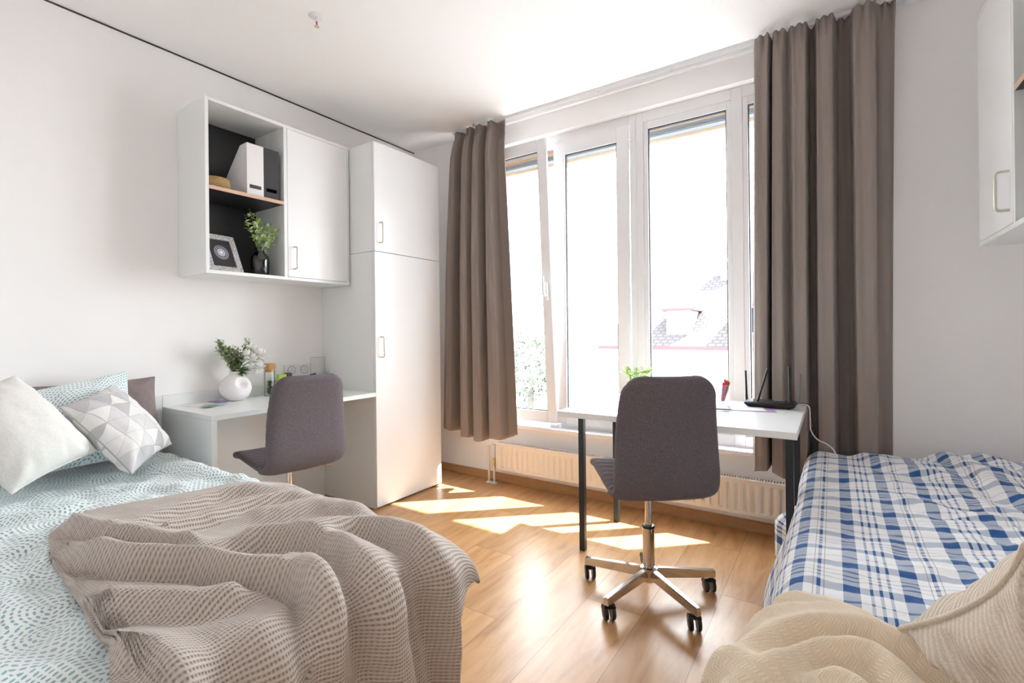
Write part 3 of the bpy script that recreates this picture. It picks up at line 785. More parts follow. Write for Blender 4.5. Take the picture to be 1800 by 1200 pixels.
# wall cabinets
def wall_cabinet(label, side):
    # side -1: on the left wall (front faces +x); +1: on the right wall (front faces -x)
    z0, z1 = 1.473, 2.400; t = 0.018
    if side < 0: xb, xf, ya, yb, = XL + 0.002, -2.717, 1.200, 2.093; far_door = True
    else: xb, xf, ya, yb = XR - 0.002, 0.500, 1.789, 2.682
    s = 1 if xf > xb else -1
    def X(d): return xf - s * d        # depth d behind the front
    def bx(bm, d0, d1, *a, **k): return box(bm, min(X(d0), X(d1)), max(X(d0), X(d1)), *a, **k)
    D = abs(xf - xb)
    c = thing('wall_cabinet', label, 'cabinet', ((xb + xf) / 2, (ya + yb) / 2, z0))
    ym0, ym1 = ya + 0.433, ya + 0.453
    bm = nbm()
    bx(bm, 0, D, ya, ya + t, z0, z1, bev=0.001); bx(bm, 0, D, yb - t * 0.6, yb, z0, z1, bev=0.001)
    bx(bm, 0, D, ya + t, yb - t * 0.6, z0, z0 + t, bev=0.001); bx(bm, 0, D, ya + t, yb - t * 0.6, z1 - t, z1, bev=0.001)
    obj('carcass', bm, M['white_lam'], c)
    bm = nbm(); bx(bm, 0.001, D - 0.008, ym0, ym1, z0 + t, z1 - t); obj('divider', bm, M['white_lam'], c)
    bm = nbm(); bx(bm, D - 0.008, D - 0.001, ya + t, yb - t, z0 + t, z1 - t); obj('back_panel', bm, M['darkback'], c, label='charcoal back panel')
    zs0 = 1.919
    bm = nbm(); bx(bm, 0.0025, D - 0.009, ya + t + 0.001, ym0 - 0.001, zs0, zs0 + 0.018); sh = obj('shelf', bm, M['darkback'], c, label='charcoal shelf with a pale wood edge')
    bm = nbm(); bx(bm, 0.0012, 0.0025, ya + t + 0.001, ym0 - 0.001, zs0 - 0.001, zs0 + 0.019); obj('shelf_edge', bm, M['shelfwood'], sh, label='pale wood edge strip')
    bm = nbm(); bx(bm, 0.0, 0.018, ym1 + 0.002, yb - t * 0.6 - 0.002, z0 + t + 0.002, z1 - t - 0.002, bev=0.001)
    d = obj('door', bm, M['door_lam'], c)
    handle(None, (xf, ym1 + 0.040, 1.542), (0.034 * s, 0, 0), 0.132, d)
    return c
wall_cabinet('white wall cabinet with one door and open charcoal shelves above the left desk', -1)
wall_cabinet('white wall cabinet cut by the right edge above the checked bed', 1)

# built-in desk
dk = thing('desk', 'white built-in desk with side panel against the left wall beside the wardrobe', 'desk', (-2.76, 1.6, 0))
DY0, DZ = 1.111, 0.761
obj('desktop', B(XL + 0.002, WX, DY0, WY0 - 0.001, DZ - 0.026, DZ, bev=0.0015), M['white_lam'], dk)
obj('side_panel', B(XL + 0.002, WX - 0.002, DY0 + 0.001, DY0 + 0.027, 0.001, DZ - 0.027, bev=0.001), M['white_lam'], dk)
obj('back_upstand', B(XL + 0.002, XL + 0.020, DY0 + 0.001, WY0 - 0.002, DZ + 0.0005, 0.822, bev=0.001), M['white_lam'], dk)
obj('back_panel', B(XL + 0.002, XL + 0.016, DY0 + 0.03, WY0 - 0.002, 0.001, DZ - 0.03), M['white_lam'], dk)

# sockets
so = thing('wall_socket', 'white double power socket on the wall above the left desk', 'socket', (XL, 1.91, 0.87))
bm = nbm(); box(bm, XL + 0.0005, XL + 0.010, 1.810, 2.010, 0.862, 0.944, bev=0.004); obj('cover_plate', bm, M['pvc'], so)
for yy in (1.862, 1.955):
    bm = nbm(); tube(bm, [(XL + 0.010, yy, 0.903), (XL + 0.0125, yy, 0.903)], 0.029, 28); ob = obj('socket_insert', bm, M['acrylic_edge'], so, smooth=True, auto=40, label='round recessed outlet')
    bm = nbm(); tube(bm, [(XL + 0.0125, yy, 0.903), (XL + 0.0130, yy, 0.903)], 0.024, 28); obj('well', bm, M['pvc'], ob, smooth=True, auto=40)
    for q in ((-0.009, -0.002), (0.009, -0.002), (0, 0.011)):
        bm = nbm(); tube(bm, [(XL + 0.0130, yy + q[0], 0.903 + q[1]), (XL + 0.0136, yy + q[0], 0.903 + q[1])], 0.0028, 8); obj('pin_hole', bm, M['blackplastic'], ob)

# ------------------------------------------------------------------ right table
TX0, TX1, TY0, TY1, TZ = -1.121, -0.114, 2.065, 2.82, 0.761
tb = thing('table', 'white-topped table on square grey steel legs in front of the window', 'table', (-0.62, 2.45, 0))
obj('tabletop', B(TX0, TX1, TY0, TY1, TZ - 0.027, TZ, bev=0.002), M['white_lam'], tb)
for lx, ly in ((-1.126, 2.297), (-1.108, 2.745), (-0.170, 2.297), (-0.170, 2.745)):
    lx = max(lx, TX0 + 0.004)
    lg = obj('leg', B(lx, lx + 0.030, ly - 0.015, ly + 0.015, 0.006, TZ - 0.0275, bev=0.002), M['greysteel'], tb)
    obj('foot_cap', B(lx + 0.001, lx + 0.029, ly - 0.014, ly + 0.014, 0.0005, 0.006), M['blackplastic'], lg)
bm = nbm()
for ly in (2.297, 2.745): box(bm, TX0 + 0.035, -0.171, ly - 0.012, ly + 0.012, TZ - 0.055, TZ - 0.028)
for lx in (TX0 + 0.006, -0.168): box(bm, lx, lx + 0.024, 2.313, 2.729, TZ - 0.055, TZ - 0.028)
obj('under_frame', bm, M['greysteel'], tb)

# ------------------------------------------------------------------ chairs (local coordinates: chair faces +y)
def shell(prof, widths, th, n_end=7, rc=0.07, round_start=True, round_end=True, ns=40, wrap=0.012, channels=None, uvs=1.0):
    """prof: dense polyline of (y,z); widths: function of arc fraction -> width. Returns bmesh of a padded sheet"""
    pts = [Vector((0, y, z)) for y, z in prof]
    L_ = [0]
    for a, b in zip(pts, pts[1:]): L_.append(L_[-1] + (b - a).length)
    tot = L_[-1]
    bm = nbm(); ul = bm.loops.layers.uv.new('UVMap'); rings = []
    for i, p in enumerate(pts):
        tg = (pts[min(i + 1, len(pts) - 1)] - pts[max(0, i - 1)]).normalized()
        nrm = Vector((0, tg.z, -tg.y))       # towards the sitter side when profile runs front->back->up
        s = L_[i]; W = widths(s / tot); h = th / 2; hw = W / 2
        for flag, d in ((round_start, s), (round_end, tot - s)):
            if flag and d < rc: hw = min(hw, W / 2 - rc + math.sqrt(max(0, rc * rc - (rc - d) ** 2)))
            if flag and d < th / 2: h = min(h, math.sqrt(max(1e-6, (th / 2) ** 2 - (th / 2 - d) ** 2)))
        row = []
        for k in range(ns):
            a = 2 * PI * k / ns; ca, sa = math.cos(a), math.sin(a)
            ex = 0.22; ey = 0.75
            x = math.copysign(abs(ca) ** ex, ca) * hw; q = math.copysign(abs(sa) ** ey, sa) * h
            # keep the rounded edge only at the rim
            xr = abs(x) / max(hw, 1e-4)
            fwd = wrap * xr ** 3
            ch = 0
            if channels and sa > 0.05:
                ph = (s / channels) % 1; ch = -0.005 * math.exp(-((min(ph, 1 - ph)) * channels / 0.005) ** 2)
            row.append(bm.verts.new(p + Vector((x, 0, 0)) + nrm * (q + fwd + ch)))
        rings.append((row, s))
    for (a, sa_), (b, sb_) in zip(rings, rings[1:]):
        for k in range(ns):
            bm.faces.new((a[k], b[k], b[(k + 1) % ns], a[(k + 1) % ns]))
    bm.faces.new(rings[0][0]); bm.faces.new(rings[-1][0][::-1])
    bmesh.ops.recalc_face_normals(bm, faces=bm.faces)
    return bm

def dense(ctrl, k=14): return [tuple(q) for q in catmull(ctrl, k)]

def make_chair(label, loc, rot, drop=0.0):
    c = thing('office_chair', label, 'chair', loc, rot)
    seat_p = dense([(0.285, 0.484), (0.255, 0.504), (0.18, 0.514), (0.06, 0.508), (-0.06, 0.500), (-0.135, 0.498), (-0.170, 0.504)], 12)
    back_p = dense([(-0.145, 0.492), (-0.190, 0.500), (-0.222, 0.530), (-0.236, 0.58), (-0.232, 0.66), (-0.232, 0.76), (-0.244, 0.86), (-0.262, 0.935), (-0.272, 0.972)], 12)
    sw = lambda f: 0.40 + 0.02 * smooth01(f)
    bw = lambda f: 0.428 - 0.005 * f - 0.055 * float(smooth01((f - 0.30) / 0.7)) - 0.012 * math.sin(PI * min(1, max(0, f * 1.5)))
    parts = []
    parts.append(obj('seat', shell(seat_p, sw, 0.046, rc=0.06, round_end=False, channels=0.052), M['chair_fabric'], c, smooth=True, local=True, label='channel-stitched seat'))
    parts.append(obj('backrest', shell(back_p, bw, 0.046, rc=0.088, round_start=False, channels=0.056), M['chair_fabric'], c, smooth=True, local=True))
    bm = nbm(); box(bm, -0.10, 0.10, -0.10, 0.10, 0.468, 0.477, bev=0.002); box(bm, -0.035, 0.035, -0.045, 0.045, 0.440, 0.468, bev=0.004)
    parts.append(obj('seat_mechanism', bm, M['blackplastic'], c, local=True))
    bm = nbm(); tube(bm, [(0.02, 0.0, 0.455), (0.10, -0.01, 0.452), (0.175, -0.02, 0.436)], [0.004, 0.004, 0.004], 8); tube(bm, [(0.175, -0.02, 0.436), (0.235, -0.028, 0.423)], 0.006, 8)
    parts.append(obj('height_lever', bm, M['chrome'], c, smooth=True, local=True, auto=50, label='chrome height lever'))
    if drop:
        for p in parts: p.location.z -= drop
    bm = nbm(); tube(bm, [(0, 0, 0.28), (0, 0, 0.442 - drop)], 0.0145, 18); obj('piston', bm, M['chrome'], c, smooth=True, local=True, auto=40)
    bm = nbm(); lathe(bm, [(0, 0.115), (0.025, 0.115), (0.0255, 0.295), (0.020, 0.300), (0.020, 0.305), (0.0, 0.305)], n=24); obj('column_sleeve', bm, M['chrome'], c, smooth=True, local=True, auto=40)
    bm = nbm(); lathe(bm, [(0, 0.306), (0.0245, 0.306), (0.0265, 0.302), (0.0265, 0.296), (0.0, 0.296)], n=24); obj('column_ring', bm, M['blackplastic'], c, smooth=True, local=True, auto=40)
    bm = nbm(); lathe(bm, [(0, 0.062), (0.022, 0.063), (0.026, 0.07), (0.030, 0.10), (0.038, 0.118), (0.038, 0.126), (0.026, 0.132), (0, 0.132)], n=28); obj('hub', bm, M['chrome'], c, smooth=True, local=True, auto=40)
    a0 = math.radians(182) - rot
    for k in range(5):
        a = a0 + k * 2 * PI / 5; ca, sa = math.cos(a), math.sin(a)
        R = Matrix.Rotation(a, 4, 'Z')
        bm = nbm()
        w0, w1 = 0.0125, 0.012
        prof = [(0.026, 0.080, 0.124), (0.295, 0.066, 0.098)]
        vs = []
        for (r, zb, zt), w in zip(prof, (w0, w1)):
            vs.append([bm.verts.new((r, -w, zb)), bm.verts.new((r, w, zb)), bm.verts.new((r, w, zt)), bm.verts.new((r, -w, zt))])
        for q in range(4): bm.faces.new((vs[0][q], vs[0][(q + 1) % 4], vs[1][(q + 1) % 4], vs[1][q]))
        bm.faces.new(vs[0][::-1]); bm.faces.new(vs[1]); bmesh.ops.recalc_face_normals(bm, faces=bm.faces)
        bmesh.ops.bevel(bm, geom=list(bm.edges), offset=0.003, segments=2, affect='EDGES')
        bmesh.ops.transform(bm, matrix=R, verts=bm.verts)
        obj('leg', bm, M['chrome'], c, local=True, smooth=True, auto=35)
        # caster, swivelled
        ph = math.radians(123) - rot + 0.15 * math.sin(k * 2.1)
        Rc = Matrix.Translation((ca * 0.272, sa * 0.272, 0)) @ Matrix.Rotation(ph, 4, 'Z')
        bm = nbm(); tube(bm, [(0, 0, 0.045), (0, 0, 0.074)], 0.006, 10)
        # hood
        for q in range(10):
            a1, a2 = PI * 0.02 + q * PI * 0.7 / 10, PI * 0.02 + (q + 1) * PI * 0.7 / 10
            ro, ri = 0.0315, 0.027
            v = []
            for yy in (-0.023, 0.023):
                for aa, rr in ((a1, ri), (a1, ro), (a2, ro), (a2, ri)):
                    v.append(bm.verts.new((0.006 + rr * math.cos(aa), yy, 0.0300 + rr * math.sin(aa))))
            for f in ((0, 1, 2, 3), (7, 6, 5, 4), (1, 5, 6, 2), (0, 3, 7, 4), (0, 4, 5, 1), (3, 2, 6, 7)): bm.faces.new([v[x] for x in f])
        bmesh.ops.recalc_face_normals(bm, faces=bm.faces)
        bmesh.ops.transform(bm, matrix=Rc, verts=bm.verts)
        cs = obj('caster', bm, M['blackplastic'], c, local=True)
        for sd in (-1, 1):
            bm = nbm(); tube(bm, [(0.006, sd * 0.008, 0.0292), (0.006, sd * 0.020, 0.0292), (0.006, sd * 0.0235, 0.0292)], [0.0282, 0.0288, 0.023], 24)
            bmesh.ops.transform(bm, matrix=Rc, verts=bm.verts)
            obj('wheel', bm, M['blackplastic'], cs, local=True, smooth=True, auto=40)
    return c
make_chair('charcoal fabric swivel chair seen from behind at the window table', (-0.674, 2.055, 0), math.radians(37))
make_chair('charcoal fabric swivel chair turned to the built-in desk beyond the pale green bed', (-2.49, 1.51, 0), math.radians(82), drop=0.035)

# ------------------------------------------------------------------ BEDS
def bed(label, x0, x1, y0, y1, zm=0.47):
    b = thing('bed', label, 'bed', ((x0 + x1) / 2, (y0 + y1) / 2, 0))
    obj('bed_frame', B(x0, x1, y0, y1, 0.16, 0.27, bev=0.004), M['pine'], b)
    for lx in (x0 + 0.02, x1 - 0.08):
        for ly in (y0 + 0.02, y1 - 0.08):
            obj('leg', B(lx, lx + 0.06, ly, ly + 0.06, 0.001, 0.16), M['pine'], b)
    obj('mattress', B(x0 + 0.02, x1 - 0.02, y0 + 0.02, y1 - 0.02, 0.271, zm, bev=0.03), M['mattress'], b)
    return b
LBX0, LBX1, LBY0, LBY1 = XL + 0.03, -1.03, 0.06, 1.085
bed('bed with pale green patterned bedding against the left wall', LBX0, LBX1, LBY0, LBY1)
RBX0, RBX1, RBY0, RBY1 = -0.12, XR - 0.02, 0.90, 2.81
bed('bed with blue and white checked bedding against the right wall', RBX0, RBX1, RBY0, RBY1)

def drape(s, edge, r, sign=1):
    """arc-length s measured along an axis, surface bends down past edge; returns (horizontal, drop)"""
    d = (s - edge) * sign
    th = np.clip(d / r, 0, PI / 2)
    over = np.maximum(d - r * PI / 2, 0)
    h = np.where(d > 0, r * np.sin(th), d)
    dr = np.where(d > 0, r * (1 - np.cos(th)) + over, 0)
    return edge + sign * h, dr

# --- left duvet
def duvet_left_top(X, Y):
    z = 0.505 + 0.035 * smooth01((-X - 1.0) / 1.2)
    z = z + 0.030 * np.exp(-((Y - 0.98) / 0.10) ** 2) * smooth01((-X - 1.5) / 1.0)
    return z
RD = [([(-2.60, 0.86), (-2.40, 0.95), (-2.15, 1.0), (-2.0, 1.05)], 0.022, 0.05, 0.018, -1), ([(-2.45, 0.62), (-2.30, 0.78), (-2.1, 0.88)], 0.014, 0.05, 0.03, 1),
      ([(-2.2, 0.30), (-2.0, 0.42), (-1.75, 0.38)], 0.014, 0.04, 0.03, 1), ([(-1.9, 0.1), (-1.7, 0.25), (-1.45, 0.28)], 0.018, 0.05, 0.03, 1), ([(-2.5, 0.25), (-2.3, 0.45), (-2.25, 0.6)], 0.016, 0.05, 0.03, 1)]
def duvet_left(x, y):
    """duvet height over the bed top at world x, y (falls away past the edges)"""
    z = duvet_left_top(x, y) + 0.015 * noise2(x, y, 5.0, 3.1) + 0.007 * noise2(x, y, 14.0, 7.7) + ridges(x, y, RD)
    return z - 3.0 * np.maximum(0, x + 1.08) - 3.0 * np.maximum(0, y - 1.02)
nu, nv = 230, 150
S = np.linspace(-2.98, -0.62, nu)[:, None] * np.ones((1, nv)); Tt = np.ones((nu, 1)) * np.linspace(-0.05, 1.30, nv)[None, :]
x, d1_ = drape(S, -1.08, 0.09); y, d2_ = drape(Tt, 1.02, 0.075)
z = duvet_left_top(x, y) + 0.015 * noise2(x, y, 5.0, 3.1) + 0.007 * noise2(x, y, 14.0, 7.7) + ridges(x, y, RD)
z = z - np.maximum(d1_, 0) - np.maximum(d2_, 0)
z = np.maximum(z, 0.28 + 0.01 * np.sin(S * 30))
y = np.minimum(y, 1.100)
P = np.stack([x, y, z], -1)
ul_ = obj('duvet', grid(None, P, np.stack([S, Tt], -1)), M['dash'], smooth=True); solid(ul_, 0.012, -1)
tag(ul_, 'pale green and white duvet printed with rows of small dashes on the left bed', 'duvet')

# --- left throw
LB_top = 0.560
XE = -1.04
RL = [
 ([(-2.00, 0.47), (-1.90, 0.48), (-1.76, 0.515), (-1.67, 0.553), (-1.54, 0.592), (-1.42, 0.628)], 0.034, 0.045, 0.020, 1),
 ([(-1.76, 0.43), (-1.66, 0.44), (-1.59, 0.458), (-1.50, 0.490), (-1.43, 0.540), (-1.36, 0.584), (-1.28, 0.605), (-1.22, 0.63), (-1.15, 0.672), (-1.08, 0.685), (-1.00, 0.672), (-0.90, 0.62)], 0.050, 0.055, 0.022, 1),
 ([(-1.40, 0.36), (-1.34, 0.405), (-1.28, 0.457), (-1.21, 0.50), (-1.17, 0.55), (-1.15, 0.60)], 0.028, 0.045, 0.030, 1),
 ([(-1.77, 0.55), (-1.81, 0.646), (-1.83, 0.755), (-1.84, 0.875), (-1.74, 1.03)], 0.022, 0.035, 0.022, 1),
 ([(-1.66, 0.60), (-1.66, 0.64), (-1.665, 0.736), (-1.675, 0.852), (-1.645, 0.976), (-1.58, 1.06)], 0.024, 0.035, 0.022, 1),
 ([(-1.47, 0.62), (-1.40, 0.70), (-1.385, 0.745), (-1.34, 0.786), (-1.27, 0.825), (-1.175, 0.845), (-1.07, 0.835), (-0.98, 0.81), (-0.88, 0.80), (-0.75, 0.82), (-0.55, 0.84), (-0.4, 0.85)], 0.045, 0.060, 0.035, 1),
 ([(-1.26, 0.83), (-1.25, 0.90), (-1.22, 0.965), (-1.15, 1.005), (-1.06, 1.01), (-0.96, 1.00), (-0.86, 1.01), (-0.72, 1.03), (-0.55, 1.05), (-0.4, 1.06)], 0.040, 0.050, 0.030, 1),
 ([(-1.60, 0.80), (-1.54, 0.90), (-1.50, 1.0), (-1.40, 1.05), (-1.28, 1.06)], 0.022, 0.05, 0.04, 1),
 ([(-1.21, 0.70), (-1.19, 0.736), (-1.14, 0.744), (-1.06, 0.722), (-0.97, 0.69), (-0.85, 0.67), (-0.65, 0.68)], 0.018, 0.035, 0.030, 1),
 ([(-1.24, 0.30), (-1.16, 0.345), (-1.10, 0.385), (-1.03, 0.39), (-0.92, 0.38), (-0.75, 0.36)], 0.026, 0.04, 0.028, 1),
 ([(-1.02, 0.52), (-0.95, 0.54), (-0.80, 0.56), (-0.5, 0.57)], 0.024, 0.05, 0.05, 1),
 ([(-0.98, 0.90), (-0.85, 0.905), (-0.65, 0.93), (-0.45, 0.95)], -0.020, 0.03, 0.03, 1),
]
# left edge of the throw on the bed: s as function of t (y)
edge_y = np.array([-0.10, 0.20, 0.30, 0.35, 0.372, 0.396, 0.43, 0.50, 0.55, 0.80, 1.00, 1.10, 1.20])
edge_s = np.array([-0.86, -0.96, -1.03, -1.22, -1.58, -1.824, -1.97, -2.06, -2.10, -2.03, -1.93, -1.80, -1.70])
nu, nv = 330, 240
tv = np.linspace(0.10, 1.20, nv)
def throw_tmax(s): return 1.20 - 0.172 * smooth01((s - XE - 0.10) / 0.16)
P = np.zeros((nu, nv, 3)); UV = np.zeros((nu, nv, 2))
s_l = np.interp(tv, edge_y, edge_s)
Sx = np.zeros((nu, nv)); Ty = np.zeros((nu, nv))
for j, t_ in enumerate(tv):
    hem = -0.52 + 0.03 * math.sin(t_ * 9)
    Sx[:, j] = s_l[j] + (hem - s_l[j]) * np.linspace(0, 1, nu)
    Ty[:, j] = t_
Ty = 0.10 + (Ty - 0.10) * (throw_tmax(Sx) - 0.10) / 1.10
x, dx_ = drape(Sx, XE, 0.10); y, dy_ = drape(Ty, 1.055, 0.06)
bodyz = duvet_left_top(np.minimum(x, -1.05), np.minimum(y, 1.02)) + 0.034
rd = 1.2 * ridges(Sx, Ty, RL) + 0.006 * noise2(Sx, Ty, 7.0, 1.3)
edge_fade = smooth01((Sx - s_l[None, :]) / 0.09)
rd = rd * (0.25 + 0.75 * edge_fade) + 0.012 * (edge_fade - 1)
# displacement direction blends from up to outward (+x) as the cloth turns over the foot end
th = np.clip((Sx - XE) / 0.10, 0, PI / 2)
lean = 0.015 * smooth01((Sx - XE) / 0.5)
x2 = x + rd * np.sin(th) * 1.1 + lean * 0.9
z2 = bodyz - dx_ - dy_ * 0.9 + rd * np.cos(th)
# far corner flares out towards the window
cor = smooth01((Ty - 0.98) / 0.20) * smooth01((Sx - XE + 0.02) / 0.16)
x2 = x2 + 0.03 * cor; y2 = y + 0.055 * cor
z2 = np.maximum(z2, duvet_left(x2, y2) + 0.013) if True else z2
z2 = np.maximum(z2, 0.02)
P = np.stack([x2, y2, z2], -1)
th_ = obj('throw_blanket', grid(None, P, np.stack([Sx, Ty], -1)), M['knit'], smooth=True); solid(th_, 0.010, -1)
tag(th_, 'greige knitted throw lying in folds over the foot of the pale green bed', 'blanket')

# --- right duvet
nu, nv = 170, 230
S = np.linspace(-0.52, 0.80, nu)[:, None] * np.ones((1, nv)); Tt = np.ones((nu, 1)) * np.linspace(0.82, 3.20, nv)[None, :]
x, dx_ = drape(S, -0.045, 0.085, -1); y, dy_ = drape(Tt, 2.785, 0.06)
# drape with sign -1 gives x to the left
z = 0.515 + 0.055 * smooth01((x + 0.12) / 0.75) - 0.012 * smooth01((1.6 - y) / 0.6) + 0.022 * smooth01((y - 2.1) / 0.5)
z = z + (0.010 * noise2(S, Tt, 4.5, 5.5) + 0.005 * noise2(S, Tt, 13.0, 2.2)) * (1 + 0.8 * smooth01((S - 0.1) / 0.4))
z = z + ridges(S, Tt, [([(0.35, 2.90), (0.45, 2.60), (0.50, 2.30), (0.62, 2.10)], 0.022, 0.07, 0.03, 1), ([(0.10, 2.85), (0.20, 2.60), (0.42, 2.42)], 0.014, 0.05, 0.03, 1),
                       ([(0.45, 2.95), (0.60, 2.65), (0.80, 2.50)], 0.02, 0.05, 0.03, 1), ([(0.15, 2.2), (0.35, 2.05), (0.6, 1.95)], 0.010, 0.04, 0.03, 1),
                       ([(0.25, 1.8), (0.45, 1.75), (0.7, 1.7)], 0.010, 0.04, 0.03, 1), ([(-0.08, 2.4), (0.05, 2.38), (0.3, 2.3)], 0.006, 0.03, 0.03, 1)])
ud = np.maximum(dx_, 0)
z = z - ud - dy_
x = x - 0.085 * smooth01(ud / 0.4) * smooth01((2.25 - Tt) / 0.3) - 0.008 * np.sin(Tt * 13 + 1.0) * smooth01(ud / 0.25) - 0.10 * np.exp(-((Tt - 2.54) / 0.11) ** 2) * smooth01((ud - 0.17) / 0.12)
z = np.maximum(z, 0.10 + 0.03 * np.sin(Tt * 5 + 0.5)); y = np.minimum(y, 2.85)
P = np.stack([x, y, z], -1)
dr_ = obj('duvet', grid(None, P, np.stack([S, Tt], -1)), M['plaid'], smooth=True); solid(dr_, 0.012, -1)
tag(dr_, 'blue and white checked duvet on the right bed', 'duvet')

# --- right throw
nu, nv = 170, 170
far_s = np.array([-0.60, -0.16, -0.129, -0.112, -0.068, -0.011, 0.059, 0.123, 0.178, 0.30, 0.5, 0.8])
far_t = np.array([1.10, 1.16, 1.19, 1.25, 1.290, 1.293, 1.266, 1.207, 1.132, 1.03, 0.93, 0.90]) + 0.055
sv = np.linspace(-0.50, 0.70, nu); ft = np.interp(sv, far_s, far_t)
Sx = np.zeros((nu, nv)); Ty = np.zeros((nu, nv))
for i, s_ in enumerate(sv):
    Sx[i, :] = s_; Ty[i, :] = 0.62 + (ft[i] - 0.62) * np.linspace(0, 1, nv)
x, dx_ = drape(Sx, -0.070, 0.085, -1)
base = 0.515 + 0.055 * smooth01((x + 0.12) / 0.75) - 0.012 * smooth01((1.6 - Ty) / 0.6) + 0.018
RR = [([(-0.30, 1.02), (-0.16, 1.10), (-0.125, 1.156), (-0.06, 1.19), (-0.002, 1.22), (0.04, 1.212), (0.10, 1.17)], 0.018, 0.03, 0.022, -1),
      ([(-0.40, 0.80), (-0.25, 0.87), (-0.145, 0.93), (-0.125, 0.99), (-0.094, 1.05), (-0.043, 1.116), (0.011, 1.148), (0.063, 1.151), (0.101, 1.135), (0.16, 1.09), (0.24, 1.0)], 0.034, 0.035, 0.018, 1),
      ([(-0.35, 0.70), (-0.18, 0.85), (-0.121, 0.916), (-0.076, 0.989), (-0.04, 1.033), (-0.01, 1.061), (0.035, 1.082), (0.071, 1.078), (0.10, 1.03), (0.14, 0.95)], 0.030, 0.035, 0.020, 1),
      ([(-0.2, 0.78), (-0.085, 0.934), (-0.05, 0.961), (-0.014, 0.984), (0.03, 0.985), (0.08, 0.93)], 0.022, 0.03, 0.022, 1)]
rd = 1.15 * ridges(Sx, Ty - 0.03, RR) + 0.005 * noise2(Sx, Ty, 9.0, 8.3)
ef = smooth01((ft[:, None] - Ty) / 0.035); rd = rd * (0.3 + 0.7 * ef) + 0.012 * (ef - 1)
th = np.clip((-0.070 - Sx) / 0.085, 0, PI / 2)
x = x - rd * np.sin(th) - 0.050 * smooth01(dx_ / 0.4) - 0.012
z = base - dx_ + rd * np.cos(th)
z = np.maximum(z, 0.05)
y = Ty
P = np.stack([x, y, z], -1)
tr = obj('throw_blanket', grid(None, P, np.stack([Sx, Ty], -1)), M['cream'], smooth=True); solid(tr, 0.008, -1)
tag(tr, 'cream herringbone throw draped over the near end of the checked bed', 'blanket')

# --- pillows
def pillow(name, label, cat, C4, T, mt, wr=0.006, seed=1.0, pinch=0.06, n=44, cushion_p=2.3, uvang=0.0, piping=None, fat=0.5):
    """C4: four corners in order; T thickness"""
    A, Bc, Cc, D = [np.array(c, float) for c in C4]
    W = np.linalg.norm(Bc - A); H = np.linalg.norm(D - A)
    N_ = np.cross(Bc - A, D - A); N_ /= np.linalg.norm(N_)
    ex = (Bc - A) / W; ey = (D - A) / H; ctr = (A + Bc + Cc + D) / 4
    bm = nbm(); ul = bm.loops.layers.uv.new('UVMap')
    u = (1 - np.cos(np.linspace(0, PI, n))) / 2 * 0.75 + np.linspace(0, 1, n) * 0.25
    rim = {}
    for sd in (1, -1):
        vs = [[None] * n for _ in range(n)]
        for i in range(n):
            for j in range(n):
                a, b = u[i], u[j]
                p = A * (1 - a) * (1 - b) + Bc * a * (1 - b) + Cc * a * b + D * (1 - a) * b
                # concave edges
                ax, bx_ = 2 * a - 1, 2 * b - 1
                p = p - ex * W * pinch * ax * abs(ax) * (1 - bx_ * bx_) - ey * H * pinch * bx_ * abs(bx_) * (1 - ax * ax)
                q = max(0, (1 - abs(ax) ** cushion_p) * (1 - abs(bx_) ** cushion_p))
                h = T / 2 * q ** fat
                wv = wr * noise.fractal(Vector((a * 5 + seed, b * 5 - seed, seed * sd)), 0.8, 2, 3) * min(1, q * 6)
                wv += wr * 0.8 * math.sin(math.atan2(bx_, ax) * 16 + seed) * (ax * ax + bx_ * bx_) * min(1, q * 8) * max(0, (abs(ax) + abs(bx_) - 0.8))
                p = p + N_ * sd * (h + wv)
                onrim = i in (0, n - 1) or j in (0, n - 1)
                if onrim:
                    if sd == 1: rim[(i, j)] = bm.verts.new(p)
                    vs[i][j] = rim[(i, j)]
                else: vs[i][j] = bm.verts.new(p)
        for i in range(n - 1):
            for j in range(n - 1):
                idx = [(i, j), (i + 1, j), (i + 1, j + 1), (i, j + 1)]
                if sd < 0: idx = idx[::-1]
                f = bm.faces.new([vs[a][b] for a, b in idx])
                for l, (a, b) in zip(f.loops, idx):
                    uu, vv = u[a] * W, u[b] * H
                    l[ul].uv = (uu * math.cos(uvang) - vv * math.sin(uvang) + (1 - sd), uu * math.sin(uvang) + vv * math.cos(uvang))
    rimpts = [tuple(rim[k].co) for k in [(i, 0) for i in range(n)] + [(n - 1, j) for j in range(1, n)] + [(i, n - 1) for i in range(n - 2, -1, -1)] + [(0, j) for j in range(n - 2, 0, -1)]]
    o = obj(name, bm, mt, smooth=True)
    tag(o, label, cat)
    pb = nbm(); rp = rimpts + [rimpts[0]]
    tube(pb, rp, piping or 0.0025, 8, cap=False)
    pp = obj('piping', pb, mt, o, smooth=True)
    return o

# leaning against the wall
pillow('pillow', 'plain taupe pillow standing behind the patterned one against the left wall', 'pillow',
       [(-2.86, 0.52, 0.575), (-2.86, 1.06, 0.585), (-2.985, 1.062, 0.930), (-2.985, 0.55, 0.925)], 0.13, M['grey_pillow'], wr=0.010, seed=2.2, pinch=0.03)
pillow('pillow', 'pale green dash-printed pillow leaning upright on the taupe one', 'pillow',
       [(-2.66, 0.42, 0.585), (-2.70, 0.90, 0.590), (-2.895, 0.915, 0.975), (-2.88, 0.47, 0.90)], 0.16, M['dash'], wr=0.008, seed=4.1, pinch=0.03)
pillow('cushion', 'large off-white woven cushion at the left edge of the photo', 'cushion',
       [(-2.397, 0.425, 0.600), (-2.50, 0.690, 0.680), (-2.70, 0.492, 0.995), (-2.60, 0.225, 0.915)], 0.23, M['white_pillow'], wr=0.006, seed=6.3, pinch=0.03)
